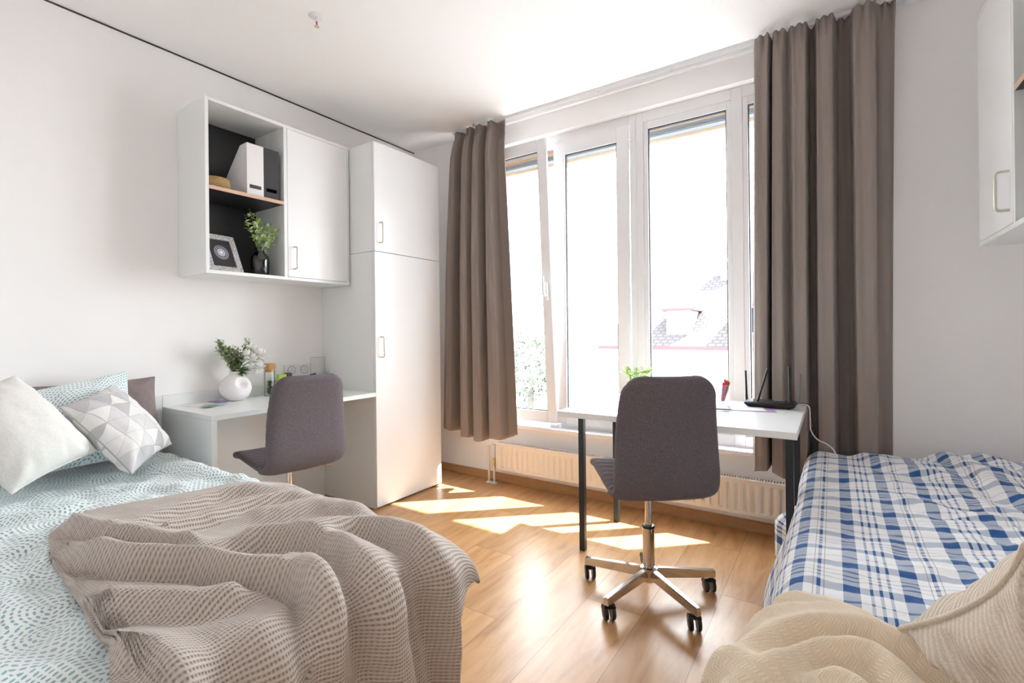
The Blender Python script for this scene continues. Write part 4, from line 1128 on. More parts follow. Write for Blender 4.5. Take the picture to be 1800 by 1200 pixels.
pillow('cushion', 'small cushion printed with grey and white triangles', 'cushion',
       [(-2.362, 0.760, 0.590), (-2.555, 0.975, 0.645), (-2.765, 0.815, 0.922), (-2.565, 0.590, 0.868)], 0.17, M['triangle'], wr=0.007, seed=8.8, pinch=0.035, uvang=0.35)
pillow('cushion', 'oatmeal knitted cushion with piping leaning at the right edge of the photo', 'cushion',
       [(0.100, 1.150, 0.585), (0.215, 0.930, 0.850), (0.535, 0.830, 0.845), (0.420, 1.050, 0.580)][::-1], 0.27, M['cream_pillow'], wr=0.022, seed=3.7, pinch=0.09, piping=0.0055)

# ------------------------------------------------------------------ SMALL THINGS, wall cabinet
CXF = -2.717
ZS1, ZS0 = 1.9375, 1.4915
# woven basket
bk = obj('woven_basket', lathe(nbm(), [(0, 0.001), (0.056, 0.001), (0.072, 0.014), (0.075, 0.030), (0.066, 0.050), (0.070, 0.054), (0.064, 0.060), (0.032, 0.065), (0, 0.066)], (-2.80, 1.287, ZS1), 36), M['straw'], smooth=True)
tag(bk, 'small round lidded straw basket on the upper cabinet shelf', 'basket')
def magazine_file(name, label, y0, y1, m, slotm):
    f = thing(name, label, 'magazine file', (-2.84, (y0 + y1) / 2, ZS1))
    xf, xb, zb, zt = -2.735, -2.985, ZS1 + 0.001, ZS1 + 0.292
    pts = [(xf, zb), (xf, zt), (xf - 0.075, zt - 0.002), (xb, zb + 0.115), (xb, zb)]
    tk = 0.003
    bm = nbm()
    for ya, yb in ((y0, y0 + tk), (y1 - tk, y1)):
        a = [bm.verts.new((x, ya, z)) for x, z in pts]; b = [bm.verts.new((x, yb, z)) for x, z in pts]
        bm.faces.new(a); bm.faces.new(b[::-1])
        for k in range(5): bm.faces.new((a[k], b[k], b[(k + 1) % 5], a[(k + 1) % 5]))
    # spine with a slot
    sz0, sz1, sy0, sy1 = zb + 0.038, zb + 0.060, y0 + 0.014, y1 - 0.014
    box(bm, xf - tk, xf, y0 + tk, y1 - tk, zb, sz0); box(bm, xf - tk, xf, y0 + tk, y1 - tk, sz1, zt)
    box(bm, xf - tk, xf, y0 + tk, sy0, sz0, sz1); box(bm, xf - tk, xf, sy1, y1 - tk, sz0, sz1)
    box(bm, xb, xf, y0 + tk, y1 - tk, zb, zb + tk); box(bm, xb, xb + tk, y0 + tk, y1 - tk, zb, zb + 0.115)
    bmesh.ops.recalc_face_normals(bm, faces=bm.faces)
    obj('box', bm, m, f)
    bm = nbm()
    box(bm, xf - 0.0035, xf + 0.0006, sy0 - 0.001, sy1 + 0.001, sz1 - 0.001, sz1 + 0.0015); box(bm, xf - 0.0035, xf + 0.0006, sy0 - 0.001, sy1 + 0.001, sz0 - 0.0015, sz0 + 0.001)
    obj('slot_rim', bm, slotm, f)
magazine_file('magazine_file', 'white cardboard magazine file on the upper cabinet shelf', 1.425, 1.520, M['card_white'], M['nickel'])
magazine_file('magazine_file', 'black cardboard magazine file beside the white one', 1.522, 1.612, M['card_black'], M['blackplastic'])
# picture frame leaning
pf = thing('picture_frame', 'white embossed picture frame with a dark round ornament print leaning in the cabinet', 'picture frame', (-2.80, 1.31, ZS0))
def frame_piece(bm, u0, u1, v0, v1, w0, w1, **k): return box(bm, w0, w1, u0, u1, v0, v1, **k)
FM = Matrix.Translation((-2.738, 1.222, ZS0 + 0.003)) @ Matrix.Rotation(math.radians(-13), 4, 'Y') @ Matrix.Rotation(math.radians(0), 4, 'Z')
fw_, fh_, fb = 0.190, 0.235, 0.032
# shear-free lean: frame rotated about its base edge and turned towards the room
FM = Matrix.Translation((-2.745, 1.232, ZS0 + 0.003)) @ Matrix.Rotation(math.radians(6), 4, 'Z') @ Matrix.Rotation(math.radians(-25), 4, 'Y')
bm = nbm()
frame_piece(bm, 0, fw_, 0, fb, -0.012, 0, bev=0.003); frame_piece(bm, 0, fw_, fh_ - fb, fh_, -0.012, 0, bev=0.003)
frame_piece(bm, 0, fb, fb, fh_ - fb, -0.012, 0, bev=0.003); frame_piece(bm, fw_ - fb, fw_, fb, fh_ - fb, -0.012, 0, bev=0.003)
bmesh.ops.transform(bm, matrix=FM, verts=bm.verts); fr_ = obj('frame', bm, M['embossed'], pf)
bm = nbm(); frame_piece(bm, fb - 0.001, fw_ - fb + 0.001, fb - 0.001, fh_ - fb + 0.001, -0.010, -0.006); bmesh.ops.transform(bm, matrix=FM, verts=bm.verts)
obj('print', bm, M['darkback'], pf, label='near-black print')
bm = nbm()
cy_, cz_ = fw_ / 2, fh_ / 2 + 0.005
for (ri, ro, nn) in ((0.0, 0.010, 0), (0.013, 0.017, 0), (0.020, 0.024, 0), (0.030, 0.034, 30), (0.039, 0.043, 36)):
    k = nn or 48
    for i in range(k):
        a1 = 2 * PI * i / k; a2 = 2 * PI * (i + (0.55 if nn else 1)) / k
        if ri == 0: vs = [(0, 0), (ro * math.cos(a1), ro * math.sin(a1)), (ro * math.cos(a2), ro * math.sin(a2))]
        else: vs = [(ri * math.cos(a1), ri * math.sin(a1)), (ro * math.cos(a1), ro * math.sin(a1)), (ro * math.cos(a2), ro * math.sin(a2)), (ri * math.cos(a2), ri * math.sin(a2))]
        bm.faces.new([bm.verts.new((-0.0055, cy_ + a * 0.9, cz_ + b)) for a, b in vs])
bmesh.ops.transform(bm, matrix=FM, verts=bm.verts); obj('round_ornament', bm, mat('pale_lilac_print', (0.74, 0.74, 0.86), 0.5, noise_amt=0.1), pf, label='pale lilac ring ornament')
bm = nbm(); box(bm, -0.13, -0.012, fw_ / 2 - 0.01, fw_ / 2 + 0.01, 0.0, 0.003); bmesh.ops.transform(bm, matrix=Matrix.Translation((-2.745, 1.232, ZS0 + 0.0015)) @ Matrix.Rotation(math.radians(6), 4, 'Z'), verts=bm.verts)
obj('easel_strut', bm, M['blackplastic'], pf)

# smoked vase
def vase_prof(p, th=0.003):
    return p + [(max(r - th, 0.0), z + (th if i == len(p) - 1 else 0)) for i, (r, z) in list(enumerate(p))[::-1]]
VC = (-2.785, 1.522, ZS0)
pr = [(0.0, 0.002), (0.042, 0.002), (0.048, 0.008), (0.049, 0.090), (0.045, 0.108), (0.027, 0.132), (0.022, 0.142), (0.022, 0.152), (0.030, 0.160), (0.028, 0.165)]
bm = nbm(); lathe(bm, pr, VC, 36); inner = [(r - 0.003 if r > 0.01 else 0.0, z + (0.004 if z < 0.01 else 0)) for r, z in pr][::-1]; lathe(bm, inner, VC, 36)
bmesh.ops.recalc_face_normals(bm, faces=bm.faces)
vz = obj('bottle_vase', bm, M['smoke'], smooth=True); tag(vz, 'smoky black glass bottle vase standing in the cabinet', 'vase')
fl = thing('flower_sprigs', 'green and white artificial sprigs in the smoky glass vase', 'flowers', (VC[0], VC[1], VC[2] + 0.01))
random.seed(3)
tips = [(-0.01, -0.055, 0.385), (0.0, -0.01, 0.35), (0.0, 0.035, 0.32), (0.03, 0.100, 0.285), (0.015, -0.035, 0.32), (0.02, 0.035, 0.235), (0.01, -0.090, 0.325), (0.02, 0.060, 0.315)]
for i, tp in enumerate(tips):
    base = Vector(VC) + Vector((random.uniform(-0.01, 0.01), random.uniform(-0.01, 0.01), 0.01)); tip = Vector(VC) + Vector(tp)
    mid = base.lerp(tip, 0.45) + Vector((0, (VC[1] - tip.y) * 0.25, 0)); mid.x = VC[0] + (mid.x - VC[0]) * 0.5
    pts = [Vector(q) for q in catmull([base, mid, tip], 5)]
    bm = nbm(); tube(bm, pts, [0.0018] * len(pts), 5); sp1 = obj('sprig', bm, M['stem'], fl, smooth=True)
    bl = nbm()
    for k in range(34):
        t_ = random.uniform(0.72, 1.0) if k > 4 else random.uniform(0.45, 0.7)
        p = pts[min(len(pts) - 1, int(t_ * (len(pts) - 1)))] + Vector([random.uniform(-0.013, 0.013) for _ in range(3)]) * (1 if k > 4 else .4)
        d = Vector([random.uniform(-1, 1), random.uniform(-1, 1), random.uniform(-0.3, 1)])
        leaf(bl, p, d, random.uniform(0.018, 0.030), random.uniform(0.012, 0.019), mi=0 if random.random() < 0.62 else 1, n=2)
    obj('leaves', bl, [M['leaf_lime'], M['petal']], sp1)

# ------------------------------------------------------------------ SMALL THINGS, left desk
# white round vase with a dimple
VB = Vector((-2.93, 1.447, DZ + 0.001))
bm = nbm(); pr = [(0, 0.0), (0.030, 0.0), (0.046, 0.006), (0.072, 0.030), (0.084, 0.062), (0.084, 0.082), (0.074, 0.112), (0.052, 0.138), (0.036, 0.150), (0.030, 0.160), (0.030, 0.170), (0.026, 0.170), (0.026, 0.158), (0, 0.150)]
prd = [tuple(q) for q in catmull(pr[:11], 4)] + pr[11:]
lathe(bm, prd, VB, 56)
dm = Vector((0.93, 0.05, 0.34)).normalized() * 0.082 + Vector((0, 0, 0.078)) + VB
for v in bm.verts:
    d = (v.co - dm).length
    if d < 0.036: v.co -= (v.co - (VB + Vector((0, 0, 0.075)))).normalized() * 0.036 * (1 - (d / 0.036) ** 2) ** 0.8
bmesh.ops.remove_doubles(bm, verts=bm.verts, dist=0.00005)
vz2 = obj('round_vase', bm, M['white_ceramic'], smooth=True); tag(vz2, 'matte white round vase with a dimple on the left desk', 'vase')
md = vz2.modifiers.new('s', 'SUBSURF'); md.levels = 1; md.render_levels = 1
bq = thing('bouquet', 'mixed green sprigs and white blooms in the round white vase', 'flowers', VB + Vector((0, 0, 0.15)))
random.seed(11)
top = VB + Vector((0, 0, 0.165))
for i in range(15):
    a = random.uniform(0, 2 * PI)
    tip = top + Vector((random.uniform(-0.05, 0.07), -0.125 + 0.19 * (i / 14) + random.uniform(-0.02, 0.02), random.uniform(0.085, 0.195)))
    mid = top.lerp(tip, 0.5) + Vector((0, 0, 0.02))
    pts = [Vector(q) for q in catmull([top - Vector((0, 0, 0.03)), top + Vector((0, 0, 0.01)), mid, tip], 4)]
    bm = nbm(); tube(bm, pts, 0.0016, 5); s_ = obj('sprig', bm, M['stem'], bq, smooth=True)
    bl = nbm()
    for k in range(80):
        t_ = random.uniform(0.35, 1.0); p = pts[min(len(pts) - 1, int(t_ * (len(pts) - 1)))] + Vector([random.uniform(-0.016, 0.016) for _ in range(3)])
        d = Vector([random.uniform(-1, 1), random.uniform(-1, 1), random.uniform(-0.4, 1)])
        leaf(bl, p, d, random.uniform(0.015, 0.026), random.uniform(0.010, 0.016), mi=random.choice((0, 0, 1, 2)), n=2)
    obj('leaves', bl, [M['leaf_grey'], M['leaf'], mat('cream_leaf_edge', (0.6, 0.6, 0.42), 0.6, noise_amt=0.2)], s_)
bl = nbm()
for k in range(12):
    d = Vector((random.uniform(0.2, 1), random.uniform(-0.2, 1), random.uniform(-0.1, 0.7)))
    leaf(bl, top + d * 0.02, d, random.uniform(0.05, 0.075), random.uniform(0.022, 0.032), mi=0, n=5, curl=0.3)
obj('broad_leaves', bl, M['leaf'], bq)
for fc, r in (((0.080, 0.062, 0.065), 0.048), ((0.06, 0.110, 0.085), 0.054), ((0.080, 0.092, 0.020), 0.046), ((0.07, 0.030, 0.100), 0.038), ((0.04, 0.085, 0.12), 0.040)):
    c_ = top + Vector(fc); bm = nbm()
    for k in range(60):
        d = Vector([random.gauss(0, 1) for _ in range(3)]).normalized(); d = (d + Vector((0.4, 0, 0.3))).normalized()
        leaf(bm, c_ + d * r * random.uniform(0.0, 0.25), d, r * random.uniform(0.6, 0.95), r * 0.42, n=4, curl=-0.25)
    f_ = obj('white_flower', bm, M['petal'], bq)
    bm = nbm(); tube(bm, [top - Vector((0, 0, 0.02)), top.lerp(c_, 0.5) + Vector((0, 0, 0.01)), c_], 0.002, 6); obj('flower_stem', bm, M['stem'], f_)

# corked glass bottle with a sprig
gb = thing('corked_bottle', 'tall clear glass bottle with cork and a green sprig inside beside the round vase', 'bottle', (-2.945, 1.662, DZ))
bm = nbm(); GB = (-2.945, 1.662, DZ + 0.001)
pr = [(0, 0.0), (0.030, 0.0), (0.032, 0.004), (0.032, 0.162), (0.030, 0.166), (0.030, 0.005), (0, 0.005)]
lathe(bm, pr, GB, 28); obj('glass', bm, M['clear'], gb, smooth=True, auto=40)
bm = nbm(); lathe(bm, [(0, 0.150), (0.0285, 0.150), (0.0295, 0.167), (0.034, 0.169), (0.036, 0.186), (0.034, 0.198), (0.028, 0.203), (0, 0.204)], GB, 28); obj('cork', bm, M['cork'], gb, smooth=True, auto=50, label='brown cork stopper')
bl = nbm(); random.seed(5)
tube(bl, [(GB[0], GB[1], GB[2] + 0.006), (GB[0], GB[1] + 0.003, GB[2] + 0.095)], 0.0015, 5)
for k in range(110):
    h = random.uniform(0.006, 0.085); a = random.uniform(0, 2 * PI)
    leaf(bl, (GB[0], GB[1], GB[2] + h), (math.cos(a), math.sin(a), 0.7), random.uniform(0.020, 0.030), 0.011, n=3)
obj('green_sprig', bl, M['leaf'], gb, label='dark green sprig inside')

# desk organiser: acrylic box with notes
og = thing('desk_organiser', 'clear desk organiser holding lime and black notes behind the left chair', 'organiser', (-2.93, 1.86, DZ))
ox0, ox1, oy0, oy1 = -3.00, -2.88, 1.716, 1.975
bm = nbm(); tk = 0.003; z0_, z1_ = DZ + 0.001, DZ + 0.085
box(bm, ox0, ox1, oy0, oy1, z0_, z0_ + tk); box(bm, ox0, ox1, oy0, oy0 + tk, z0_ + tk, z1_); box(bm, ox0, ox1, oy1 - tk, oy1, z0_ + tk, z1_)
box(bm, ox0, ox0 + tk, oy0 + tk, oy1 - tk, z0_ + tk, z1_); box(bm, ox1 - tk, ox1, oy0 + tk, oy1 - tk, z0_ + tk, z1_)
obj('tray', bm, M['acrylic'], og)
bm = nbm()
tube(bm, [(ox0, oy0, z1_), (ox1, oy0, z1_), (ox1, oy1, z1_), (ox0, oy1, z1_), (ox0, oy0, z1_)], 0.002, 6)
obj('rim', bm, M['acrylic_edge'], og)
for nm, lb, m_, a in (('note_pad', 'stack of lime green sticky notes standing in the desk organiser', M['lime'], (-2.975, -2.945, 1.724, 1.775, 0.124)),
                      ('note_pad', 'black note pad standing beside the lime notes in the organiser', M['blackplastic'], (-2.975, -2.945, 1.777, 1.812, 0.130)),
                      ('note_pad', 'small pink note pad standing low in the organiser', M['pink'], (-2.938, -2.915, 1.730, 1.765, 0.055))):
    tag(obj(nm, B(a[0], a[1], a[2], a[3], z0_ + tk + 0.0005, z0_ + tk + a[4], bev=0.0008), m_), lb, 'note pad')
st_ = obj('stapler', tube(nbm(), [(-2.955, 1.93, z0_ + 0.008), (-2.955, 1.955, z0_ + 0.106), (-2.955, 1.99, z0_ + 0.112)], [0.008, 0.009, 0.006], 8), M['blackplastic'], smooth=True)
tag(st_, 'small black stapler in the desk organiser', 'stapler')
# acrylic photo stand
ac = thing('acrylic_stand', 'clear acrylic stand by the wardrobe side on the left desk', 'stand', (-2.98, 2.05, DZ))
obj('panel', B(-3.005, -3.001, 1.985, 2.098, DZ + 0.095, DZ + 0.222, bev=0.0008), M['acrylic'], ac)
obj('front_panel', B(-2.960, -2.956, 1.985, 2.098, DZ + 0.001, DZ + 0.125, bev=0.0008), M['acrylic'], ac)
bm = nbm()
for q in ((1.985, 1.985), (2.097, 2.097)): tube(bm, [(-3.003, q[0], DZ + 0.001), (-3.003, q[1], DZ + 0.222)], 0.0015, 6)
tube(bm, [(-3.003, 1.985, DZ + 0.222), (-3.003, 2.097, DZ + 0.222)], 0.0015, 6)
obj('edge', bm, M['acrylic_edge'], ac)

def sheet(name, label, cx, cy, z, w, h, ang, m):
    bm = nbm(); box(bm, -w / 2, w / 2, -h / 2, h / 2, 0, 0.0012)
    bmesh.ops.transform(bm, matrix=Matrix.Translation((cx, cy, z)) @ Matrix.Rotation(ang, 4, 'Z'), verts=bm.verts)
    return tag(obj(name, bm, m), label, 'leaflet')
sheet('leaflet', 'white leaflet lying on the left desk corner', -2.90, 1.25, DZ + 0.0005, 0.15, 0.11, 0.4, M['paper'])
sheet('leaflet', 'pale teal leaflet half under others on the left desk', -2.84, 1.29, DZ + 0.0020, 0.11, 0.10, 0.9, M['teal_print'])
sheet('leaflet', 'purple leaflet nearest the wall on the left desk', -2.95, 1.36, DZ + 0.0034, 0.10, 0.06, 0.2, M['purple_print'])
sheet('leaflet', 'small grey card on the left desk leaflets', -2.79, 1.245, DZ + 0.0036, 0.05, 0.09, 0.7, M['grey_print'])

# ------------------------------------------------------------------ SMALL THINGS, window table
# router
rt_ = thing('wifi_router', 'flat black router with four upright antennas on the window table', 'router', (-0.25, 2.68, TZ), math.radians(0))
rx, ry = -0.262, 2.690
def rbox(u, v, z): return Vector((rx + u, ry + v, z))
bm = nbm()
hw_, hd_ = 0.115, 0.065
lower = [(-hw_ + 0.02, -hd_ + 0.012), (hw_ - 0.02, -hd_ + 0.012), (hw_ - 0.012, hd_ - 0.01), (-hw_ + 0.012, hd_ - 0.01)]
upper = [(-hw_, -hd_), (hw_, -hd_), (hw_, hd_), (-hw_, hd_)]
l1 = [bm.verts.new(rbox(a, b, TZ + 0.003)) for a, b in lower]; l2 = [bm.verts.new(rbox(a, b, TZ + 0.022)) for a, b in upper]
l3 = [bm.verts.new(rbox(a * 0.93, b * 0.9, TZ + 0.030)) for a, b in upper]
for A_, B_ in ((l1, l2), (l2, l3)):
    for k in range(4): bm.faces.new((A_[k], A_[(k + 1) % 4], B_[(k + 1) % 4], B_[k]))
bm.faces.new(l1[::-1]); bm.faces.new(l3); bmesh.ops.recalc_face_normals(bm, faces=bm.faces)
bmesh.ops.bevel(bm, geom=list(bm.edges), offset=0.004, segments=3, affect='EDGES')
obj('body', bm, M['blackplastic'], rt_, smooth=True, auto=40)
for k in range(4):
    fx_, fy_ = (-0.08 if k % 2 else 0.08), (-0.04 if k < 2 else 0.04)
    obj('foot', B(rx + fx_ - 0.006, rx + fx_ + 0.006, ry + fy_ - 0.006, ry + fy_ + 0.006, TZ + 0.0005, TZ + 0.004), M['blackplastic'], rt_)
bm = nbm(); box(bm, rx + 0.01, rx + 0.06, ry + 0.02, ry + 0.035, TZ + 0.030, TZ + 0.032, bev=0.0005); obj('status_panel', bm, M['grey_print'], rt_, label='grey glossy strip')
ants = [((-0.112, 0.040), (-0.116, 0.042), 0.175, 'blackplastic'), ((-0.055, -0.045), (-0.005, -0.048), 0.195, 'blackplastic'), ((0.085, -0.020), (0.084, -0.018), 0.205, 'blackplastic'), ((0.118, 0.048), (0.126, 0.05), 0.165, 'antenna_grey')]
for (a, b), (c_, d_), h, mm in ants:
    bm = nbm(); p0 = rbox(a, b, TZ + 0.020); p1 = rbox(a + (c_ - a) * 0.15, b + (d_ - b) * 0.15, TZ + 0.045); p2 = rbox(c_, d_, TZ + h)
    tube(bm, [p0, p1, p1.lerp(p2, 0.04), p1.lerp(p2, 0.97), p2], [0.0055, 0.0065, 0.0055, 0.0048, 0.0030], 10)
    obj('antenna', bm, M[mm], rt_, smooth=True, auto=40, label='dusty grey antenna' if mm == 'antenna_grey' else None) if mm == 'antenna_grey' else obj('antenna', bm, M[mm], rt_, smooth=True, auto=40)
# cables
def cable(label, pts, r, m):
    bm = nbm(); tube(bm, [Vector(q) for q in catmull(pts, 8)], r, 8)
    return tag(obj('cable', bm, m, smooth=True), label, 'cable')
cable('white cable curving from behind the window table down to the checked bed', [(-0.150, 2.765, TZ + 0.012), (-0.105, 2.79, TZ + 0.004), (-0.098, 2.80, 0.70), (-0.096, 2.80, 0.645), (-0.07, 2.79, 0.605), (-0.03, 2.79, 0.585), (0.00, 2.79, 0.555), (0.012, 2.80, 0.50)], 0.0032, M['pvc'])
cable('thin black cable looping down behind the right corner of the window table', [(-0.150, 2.755, TZ + 0.018), (-0.112, 2.80, TZ + 0.010), (-0.094, 2.828, 0.71), (-0.085, 2.83, 0.66), (-0.102, 2.83, 0.62), (-0.095, 2.83, 0.56), (-0.115, 2.83, 0.50), (-0.10, 2.83, 0.44)], 0.0016, M['blackplastic'])
cable('black cable hanging in a wave beside the white one at the table corner', [(-0.155, 2.75, TZ + 0.016), (-0.108, 2.785, TZ + 0.012), (-0.100, 2.82, 0.70), (-0.078, 2.82, 0.64), (-0.098, 2.815, 0.58), (-0.10, 2.815, 0.52), (-0.06, 2.815, 0.49), (-0.08, 2.815, 0.44)], 0.0016, M['blackplastic'])

# pen cup
pc = thing('pen_cup', 'clear glass tumbler used as a pen cup on the window table', 'cup', (-0.486, 2.705, TZ))
PC = (-0.486, 2.705, TZ + 0.001)
bm = nbm(); lathe(bm, [(0, 0), (0.026, 0), (0.030, 0.006), (0.036, 0.094), (0.034, 0.095), (0.028, 0.008), (0, 0.006)], PC, 28); obj('glass', bm, M['tumbler'], pc, smooth=True, auto=40)
bm = nbm()
for zz, rr_ in ((0.094, 0.036), (0.004, 0.029)):
    pts = [(PC[0] + rr_ * math.cos(a * PI / 12), PC[1] + rr_ * math.sin(a * PI / 12), PC[2] + zz) for a in range(25)]
    tube(bm, pts, 0.0012, 6)
obj('rim', bm, M['acrylic_edge'], pc)
random.seed(2)
RP = 'red pen standing in the glass tumbler on the window table'
pens = [(RP, 'red', (0.004, -0.004), (0.012, 0.012), 0.125), (RP, 'red', (-0.006, 0.004), (0.020, 0.002), 0.118),
        ('lime green pen among the red pens', 'lime', (0.0, 0.0), (0.024, 0.014), 0.122), (RP, 'red', (0.006, 0.002), (0.031, 0.010), 0.112), (RP, 'red', (-0.004, -0.006), (0.008, -0.010), 0.110)]
for lb, mm, a, b, h in pens:
    p0 = Vector(PC) + Vector((a[0], a[1], 0.009)); p1 = Vector(PC) + Vector((b[0], b[1], h))
    p = thing('pen', lb, 'pen', p0, group='red pens in the tumbler' if mm == 'red' else None)
    bm = nbm(); tube(bm, [p0, p0.lerp(p1, 0.08), p0.lerp(p1, 0.86)], [0.0014, 0.0044, 0.0046], 8); obj('barrel', bm, M['pink' if mm == 'red' else mm], p, smooth=True, auto=40)
    bm = nbm(); tube(bm, [p0.lerp(p1, 0.80), p0.lerp(p1, 0.84), p1], [0.0048, 0.0062, 0.0056], 8); obj('cap', bm, M[mm], p, smooth=True, auto=40)
sheet('leaflet', 'purple-edged leaflet partly under the router', -0.335, 2.575, TZ + 0.0005, 0.20, 0.15, 0.25, M['purple_print'])
sheet('leaflet', 'white leaflet on top of the purple-edged one', -0.350, 2.570, TZ + 0.0020, 0.15, 0.12, 0.25, M['paper'])
sheet('leaflet', 'pale teal leaflet in front of the pen cup', -0.455, 2.475, TZ + 0.0005, 0.12, 0.06, 0.15, M['teal_print'])
sheet('leaflet', 'small purple card beside the chair back on the window table', -0.535, 2.50, TZ + 0.0020, 0.09, 0.10, -0.1, M['purple_print'])
# small pen lying
pn = thing('pen', 'dark pen lying on the leaflets of the window table', 'pen', (-0.47, 2.45, TZ))
bm = nbm(); tube(bm, [(-0.53, 2.440, TZ + 0.0085), (-0.41, 2.452, TZ + 0.0085)], 0.0045, 8); obj('barrel', bm, M['grey_print'], pn, smooth=True, auto=40)
bm = nbm(); tube(bm, [(-0.54, 2.439, TZ + 0.0085), (-0.53, 2.440, TZ + 0.0085)], [0.001, 0.0045], 8); obj('tip', bm, M['nickel'], pn, smooth=True, auto=40)

# potted plant behind the chair
pp_ = thing('potted_plant', 'small light green leafy plant in a white pot behind the chair on the window table', 'plant', (-0.93, 2.63, TZ))
PPc = Vector((-0.925, 2.66, TZ + 0.001))
bm = nbm(); lathe(bm, [(0, 0), (0.034, 0), (0.042, 0.075), (0.044, 0.078), (0.040, 0.078), (0.036, 0.060), (0, 0.058)], PPc, 28); obj('pot', bm, M['white_ceramic'], pp_, smooth=True, auto=40)
bm = nbm(); lathe(bm, [(0, 0.062), (0.037, 0.060), (0.0365, 0.0585), (0, 0.0585)], PPc, 20); obj('soil', bm, M['bark'], pp_, smooth=True)
bl = nbm(); random.seed(21)
for i in range(15):
    a = 2 * PI * i / 15 + random.uniform(-0.2, 0.2); rr_ = random.uniform(0.05, 0.10); h = random.uniform(0.135, 0.185)
    tip = PPc + Vector((math.cos(a) * rr_, math.sin(a) * rr_, h)); b0 = PPc + Vector((math.cos(a) * 0.008, math.sin(a) * 0.008, 0.062))
    pts = [Vector(q) for q in catmull([b0, b0.lerp(tip, 0.5) + Vector((0, 0, 0.025)), tip], 4)]
    tube(bl, pts, 0.0012, 5, mi=1)
    for k in range(9):
        t_ = 0.35 + 0.65 * k / 8; p = pts[min(len(pts) - 1, int(t_ * (len(pts) - 1)))]
        for sg in (-1, 1):
            d = Vector((math.cos(a + sg * 0.9), math.sin(a + sg * 0.9), 0.15)); leaf(bl, p, d, 0.044 * (1.1 - 0.5 * t_), 0.018, n=3)
obj('foliage', bl, [M['leaf_lime'], M['stem']], pp_)

# ------------------------------------------------------------------ OUTSIDE
gz = -3.4
g_ = struct('ground', B(-60, 40, YW + WT + 0.001, 80, gz - 0.1, gz), M['ground'], 'pale ground outside the window')
h = thing('house', 'pale house with a hipped tiled roof and dormer seen through the window', 'house', (-2.0, 17, gz))
hx0, hx1, hy0, hy1, ez = -6.25, 6.0, 15.2, 22.0, 0.64
obj('walls', B(hx0, hx1, hy0, hy1, gz, ez - 0.02), M['facade'], h)
rz = 5.0; ins = 3.6
def quad_uv(bm, pts):
    vs = [bm.verts.new(p) for p in pts]; f = bm.faces.new(vs); ul = bm.loops.layers.uv.get('UVMap') or bm.loops.layers.uv.new('UVMap')
    o0 = Vector(pts[0]); ex = (Vector(pts[1]) - o0).normalized(); nn = ex.cross(Vector(pts[-1]) - o0).normalized(); ey = nn.cross(ex)
    for l in f.loops: d = l.vert.co - o0; l[ul].uv = (d.dot(ex), d.dot(ey))
bm = nbm(); ov = 0.25
x0_, x1_, y0_, y1_ = hx0 - ov, hx1 + ov, hy0 - ov, hy1 + ov
ym_ = (y0_ + y1_) / 2; rz = ez + 2.45
quad_uv(bm, [(x0_, y0_, ez), (x1_, y0_, ez), (x1_ - ins, ym_, rz), (x0_ + 0.75, ym_, rz)])
quad_uv(bm, [(x1_, y1_, ez), (x0_, y1_, ez), (x0_ + 0.75, ym_, rz), (x1_ - ins, ym_, rz)])
quad_uv(bm, [(x0_, y1_, ez), (x0_, y0_, ez), (x0_ + 0.75, ym_, rz)])
quad_uv(bm, [(x1_, y0_, ez), (x1_, y1_, ez), (x1_ - ins, ym_, rz)])
rf_ = obj('roof', bm, M['roof'], h)
bm = nbm(); box(bm, x0_, x1_, y0_ - 0.10, y0_, ez - 0.10, ez + 0.0); obj('gutter', bm, M['gutter'], h)
def dormer(xa, xb, z0, z1, pane):
    bm = nbm(); yb_ = y0_ + (z0 - ez) * (ym_ - y0_) / (rz - ez)
    yt_ = y0_ + (z1 - ez) * (ym_ - y0_) / (rz - ez)
    box(bm, xa, xb, yb_, yt_ + 0.4, z0 - 0.05, z1); d = obj('dormer', bm, M['facade'], h)
    bm = nbm(); box(bm, xa - 0.10, xb + 0.12, yb_ - 0.12, yt_ + 0.6, z1, z1 + 0.07); obj('dormer_roof', bm, M['gutter'], d)
    bm = nbm(); box(bm, xa + 0.06, xb - 0.06, yb_ - 0.02, yb_ - 0.001, z0 + 0.04, z1 - 0.04); obj('pane', bm, M[pane], d)
dormer(-4.42, -3.68, 1.00, 1.74, 'facade'); dormer(-2.30, -1.55, 1.00, 1.80, 'skyglass')
bm = nbm(); box(bm, -3.3, -2.75, ym_ - 0.3, ym_ + 0.3, rz - 0.5, rz + 0.45); obj('chimney', bm, M['facade'], h)

def tree(label, cx, cy, zt, rad, seed, m):
    t = thing('tree', label, 'tree', (cx, cy, gz))
    bm = nbm(); tube(bm, [(cx, cy, gz), (cx + 0.1, cy, zt - rad)], [0.16, 0.09], 10); obj('trunk', bm, M['bark'], t, smooth=True)
    bl = nbm(); rnd = random.Random(seed)
    for k in range(1500):
        d = Vector([rnd.gauss(0, 1) for _ in range(3)]).normalized() * rad * (rnd.uniform(0.25, 1) ** 0.4)
        d = d * (1 + 0.35 * noise.noise(d * 1.3 + Vector((seed, 0, 0)))); d.z *= 1.15
        p = Vector((cx, cy, zt - rad)) + d
        leaf(bl, p, Vector([rnd.uniform(-1, 1) for _ in range(3)]), 0.16, 0.09, n=2)
    obj('foliage', bl, m, t)
tree('leafy green tree outside beyond the left part of the window', -9.0, 14.5, 1.0, 1.1, 5, M['tree'])

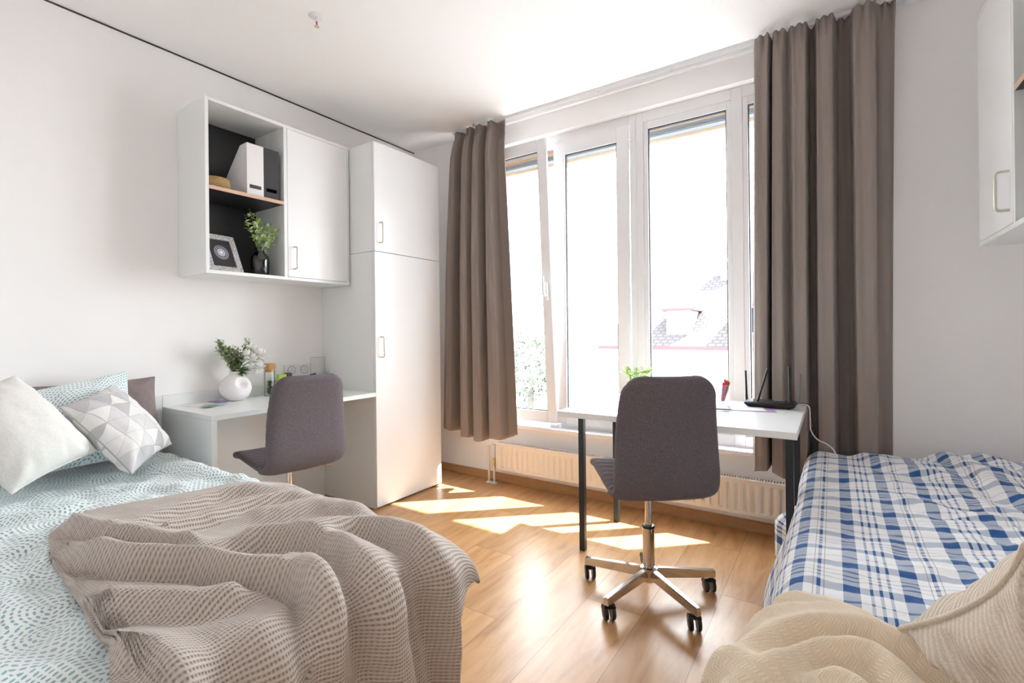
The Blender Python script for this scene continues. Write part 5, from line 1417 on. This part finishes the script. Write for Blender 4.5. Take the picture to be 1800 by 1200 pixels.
# ------------------------------------------------------------------ LIGHT
w = bpy.data.worlds.new('overcast_sky'); scn.world = w; w.use_nodes = True
nt = w.node_tree; bg = nt.nodes['Background']
tc = nt.nodes.new('ShaderNodeTexCoord'); sp2 = nt.nodes.new('ShaderNodeSeparateXYZ'); nt.links.new(tc.outputs['Generated'], sp2.inputs[0])
skc = ramp(nt, mth(nt, 'MULTIPLY_ADD', sp2.outputs['Z'], 0.5, 0.5), [(0.0, (0.50, 0.52, 0.54)), (0.48, (0.93, 0.955, 1.0)), (0.56, (0.95, 0.97, 1.0)), (1.0, (0.82, 0.90, 1.0))])
nt.links.new(skc, bg.inputs['Color']); bg.inputs['Strength'].default_value = 6.0
sun = bpy.data.lights.new('sun', 'SUN'); sun.energy = 18.0; sun.angle = math.radians(0.8); sun.color = (1.0, 0.975, 0.95)
so_ = bpy.data.objects.new('sun', sun); COL.objects.link(so_)
so_.rotation_euler = Vector((-0.60, -0.54, -1.0)).to_track_quat('-Z', 'Y').to_euler(); so_.location = (4, 8, 8)
# portal helps the sky light find the window opening
pt = bpy.data.lights.new('sky_portal', 'AREA'); pt.shape = 'RECTANGLE'; pt.size = OX1 - OX0; pt.size_y = OZ1 - OZ0; pt.cycles.is_portal = True
po = bpy.data.objects.new('sky_portal', pt); COL.objects.link(po); po.location = ((OX0 + OX1) / 2, YW + WT + 0.22, (OZ0 + OZ1) / 2); po.rotation_euler = (math.radians(-90), 0, 0)

# ------------------------------------------------------------------ CAMERA
cam = bpy.data.cameras.new('camera'); co = bpy.data.objects.new('camera', cam); COL.objects.link(co); scn.camera = co
yaw, pit, rol, f_px, cx, cy = math.radians(33.623), math.radians(0.071), math.radians(-0.602), 844.75, 902.41, 581.09
cam.sensor_fit = 'HORIZONTAL'; cam.sensor_width = 36.0; cam.lens = f_px * 36.0 / 1800
cam.shift_x = (900 - cx) / 1800; cam.shift_y = (cy - 600) / 1800
fwd = Vector((-math.sin(yaw) * math.cos(pit), math.cos(yaw) * math.cos(pit), math.sin(pit)))
rt = Vector((math.cos(yaw), math.sin(yaw), 0)); up = rt.cross(fwd)
r2 = rt * math.cos(rol) + up * math.sin(rol); u2 = -rt * math.sin(rol) + up * math.cos(rol)
mt = Matrix((r2, u2, -fwd)).transposed().to_4x4(); mt.translation = (0, 0, 1.15)
co.matrix_world = mt
cam.clip_start = 0.02; cam.clip_end = 300

scn.view_settings.view_transform = 'Standard'; scn.view_settings.look = 'None'; scn.view_settings.gamma = 1.0
scn.view_settings.use_curve_mapping = False; scn.view_settings.exposure = 1.87
scn.cycles.use_denoising = True
scn.cycles.max_bounces = 14; scn.cycles.diffuse_bounces = 10; scn.cycles.glossy_bounces = 4; scn.cycles.transparent_max_bounces = 16
scn.cycles.sample_clamp_indirect = 12.0
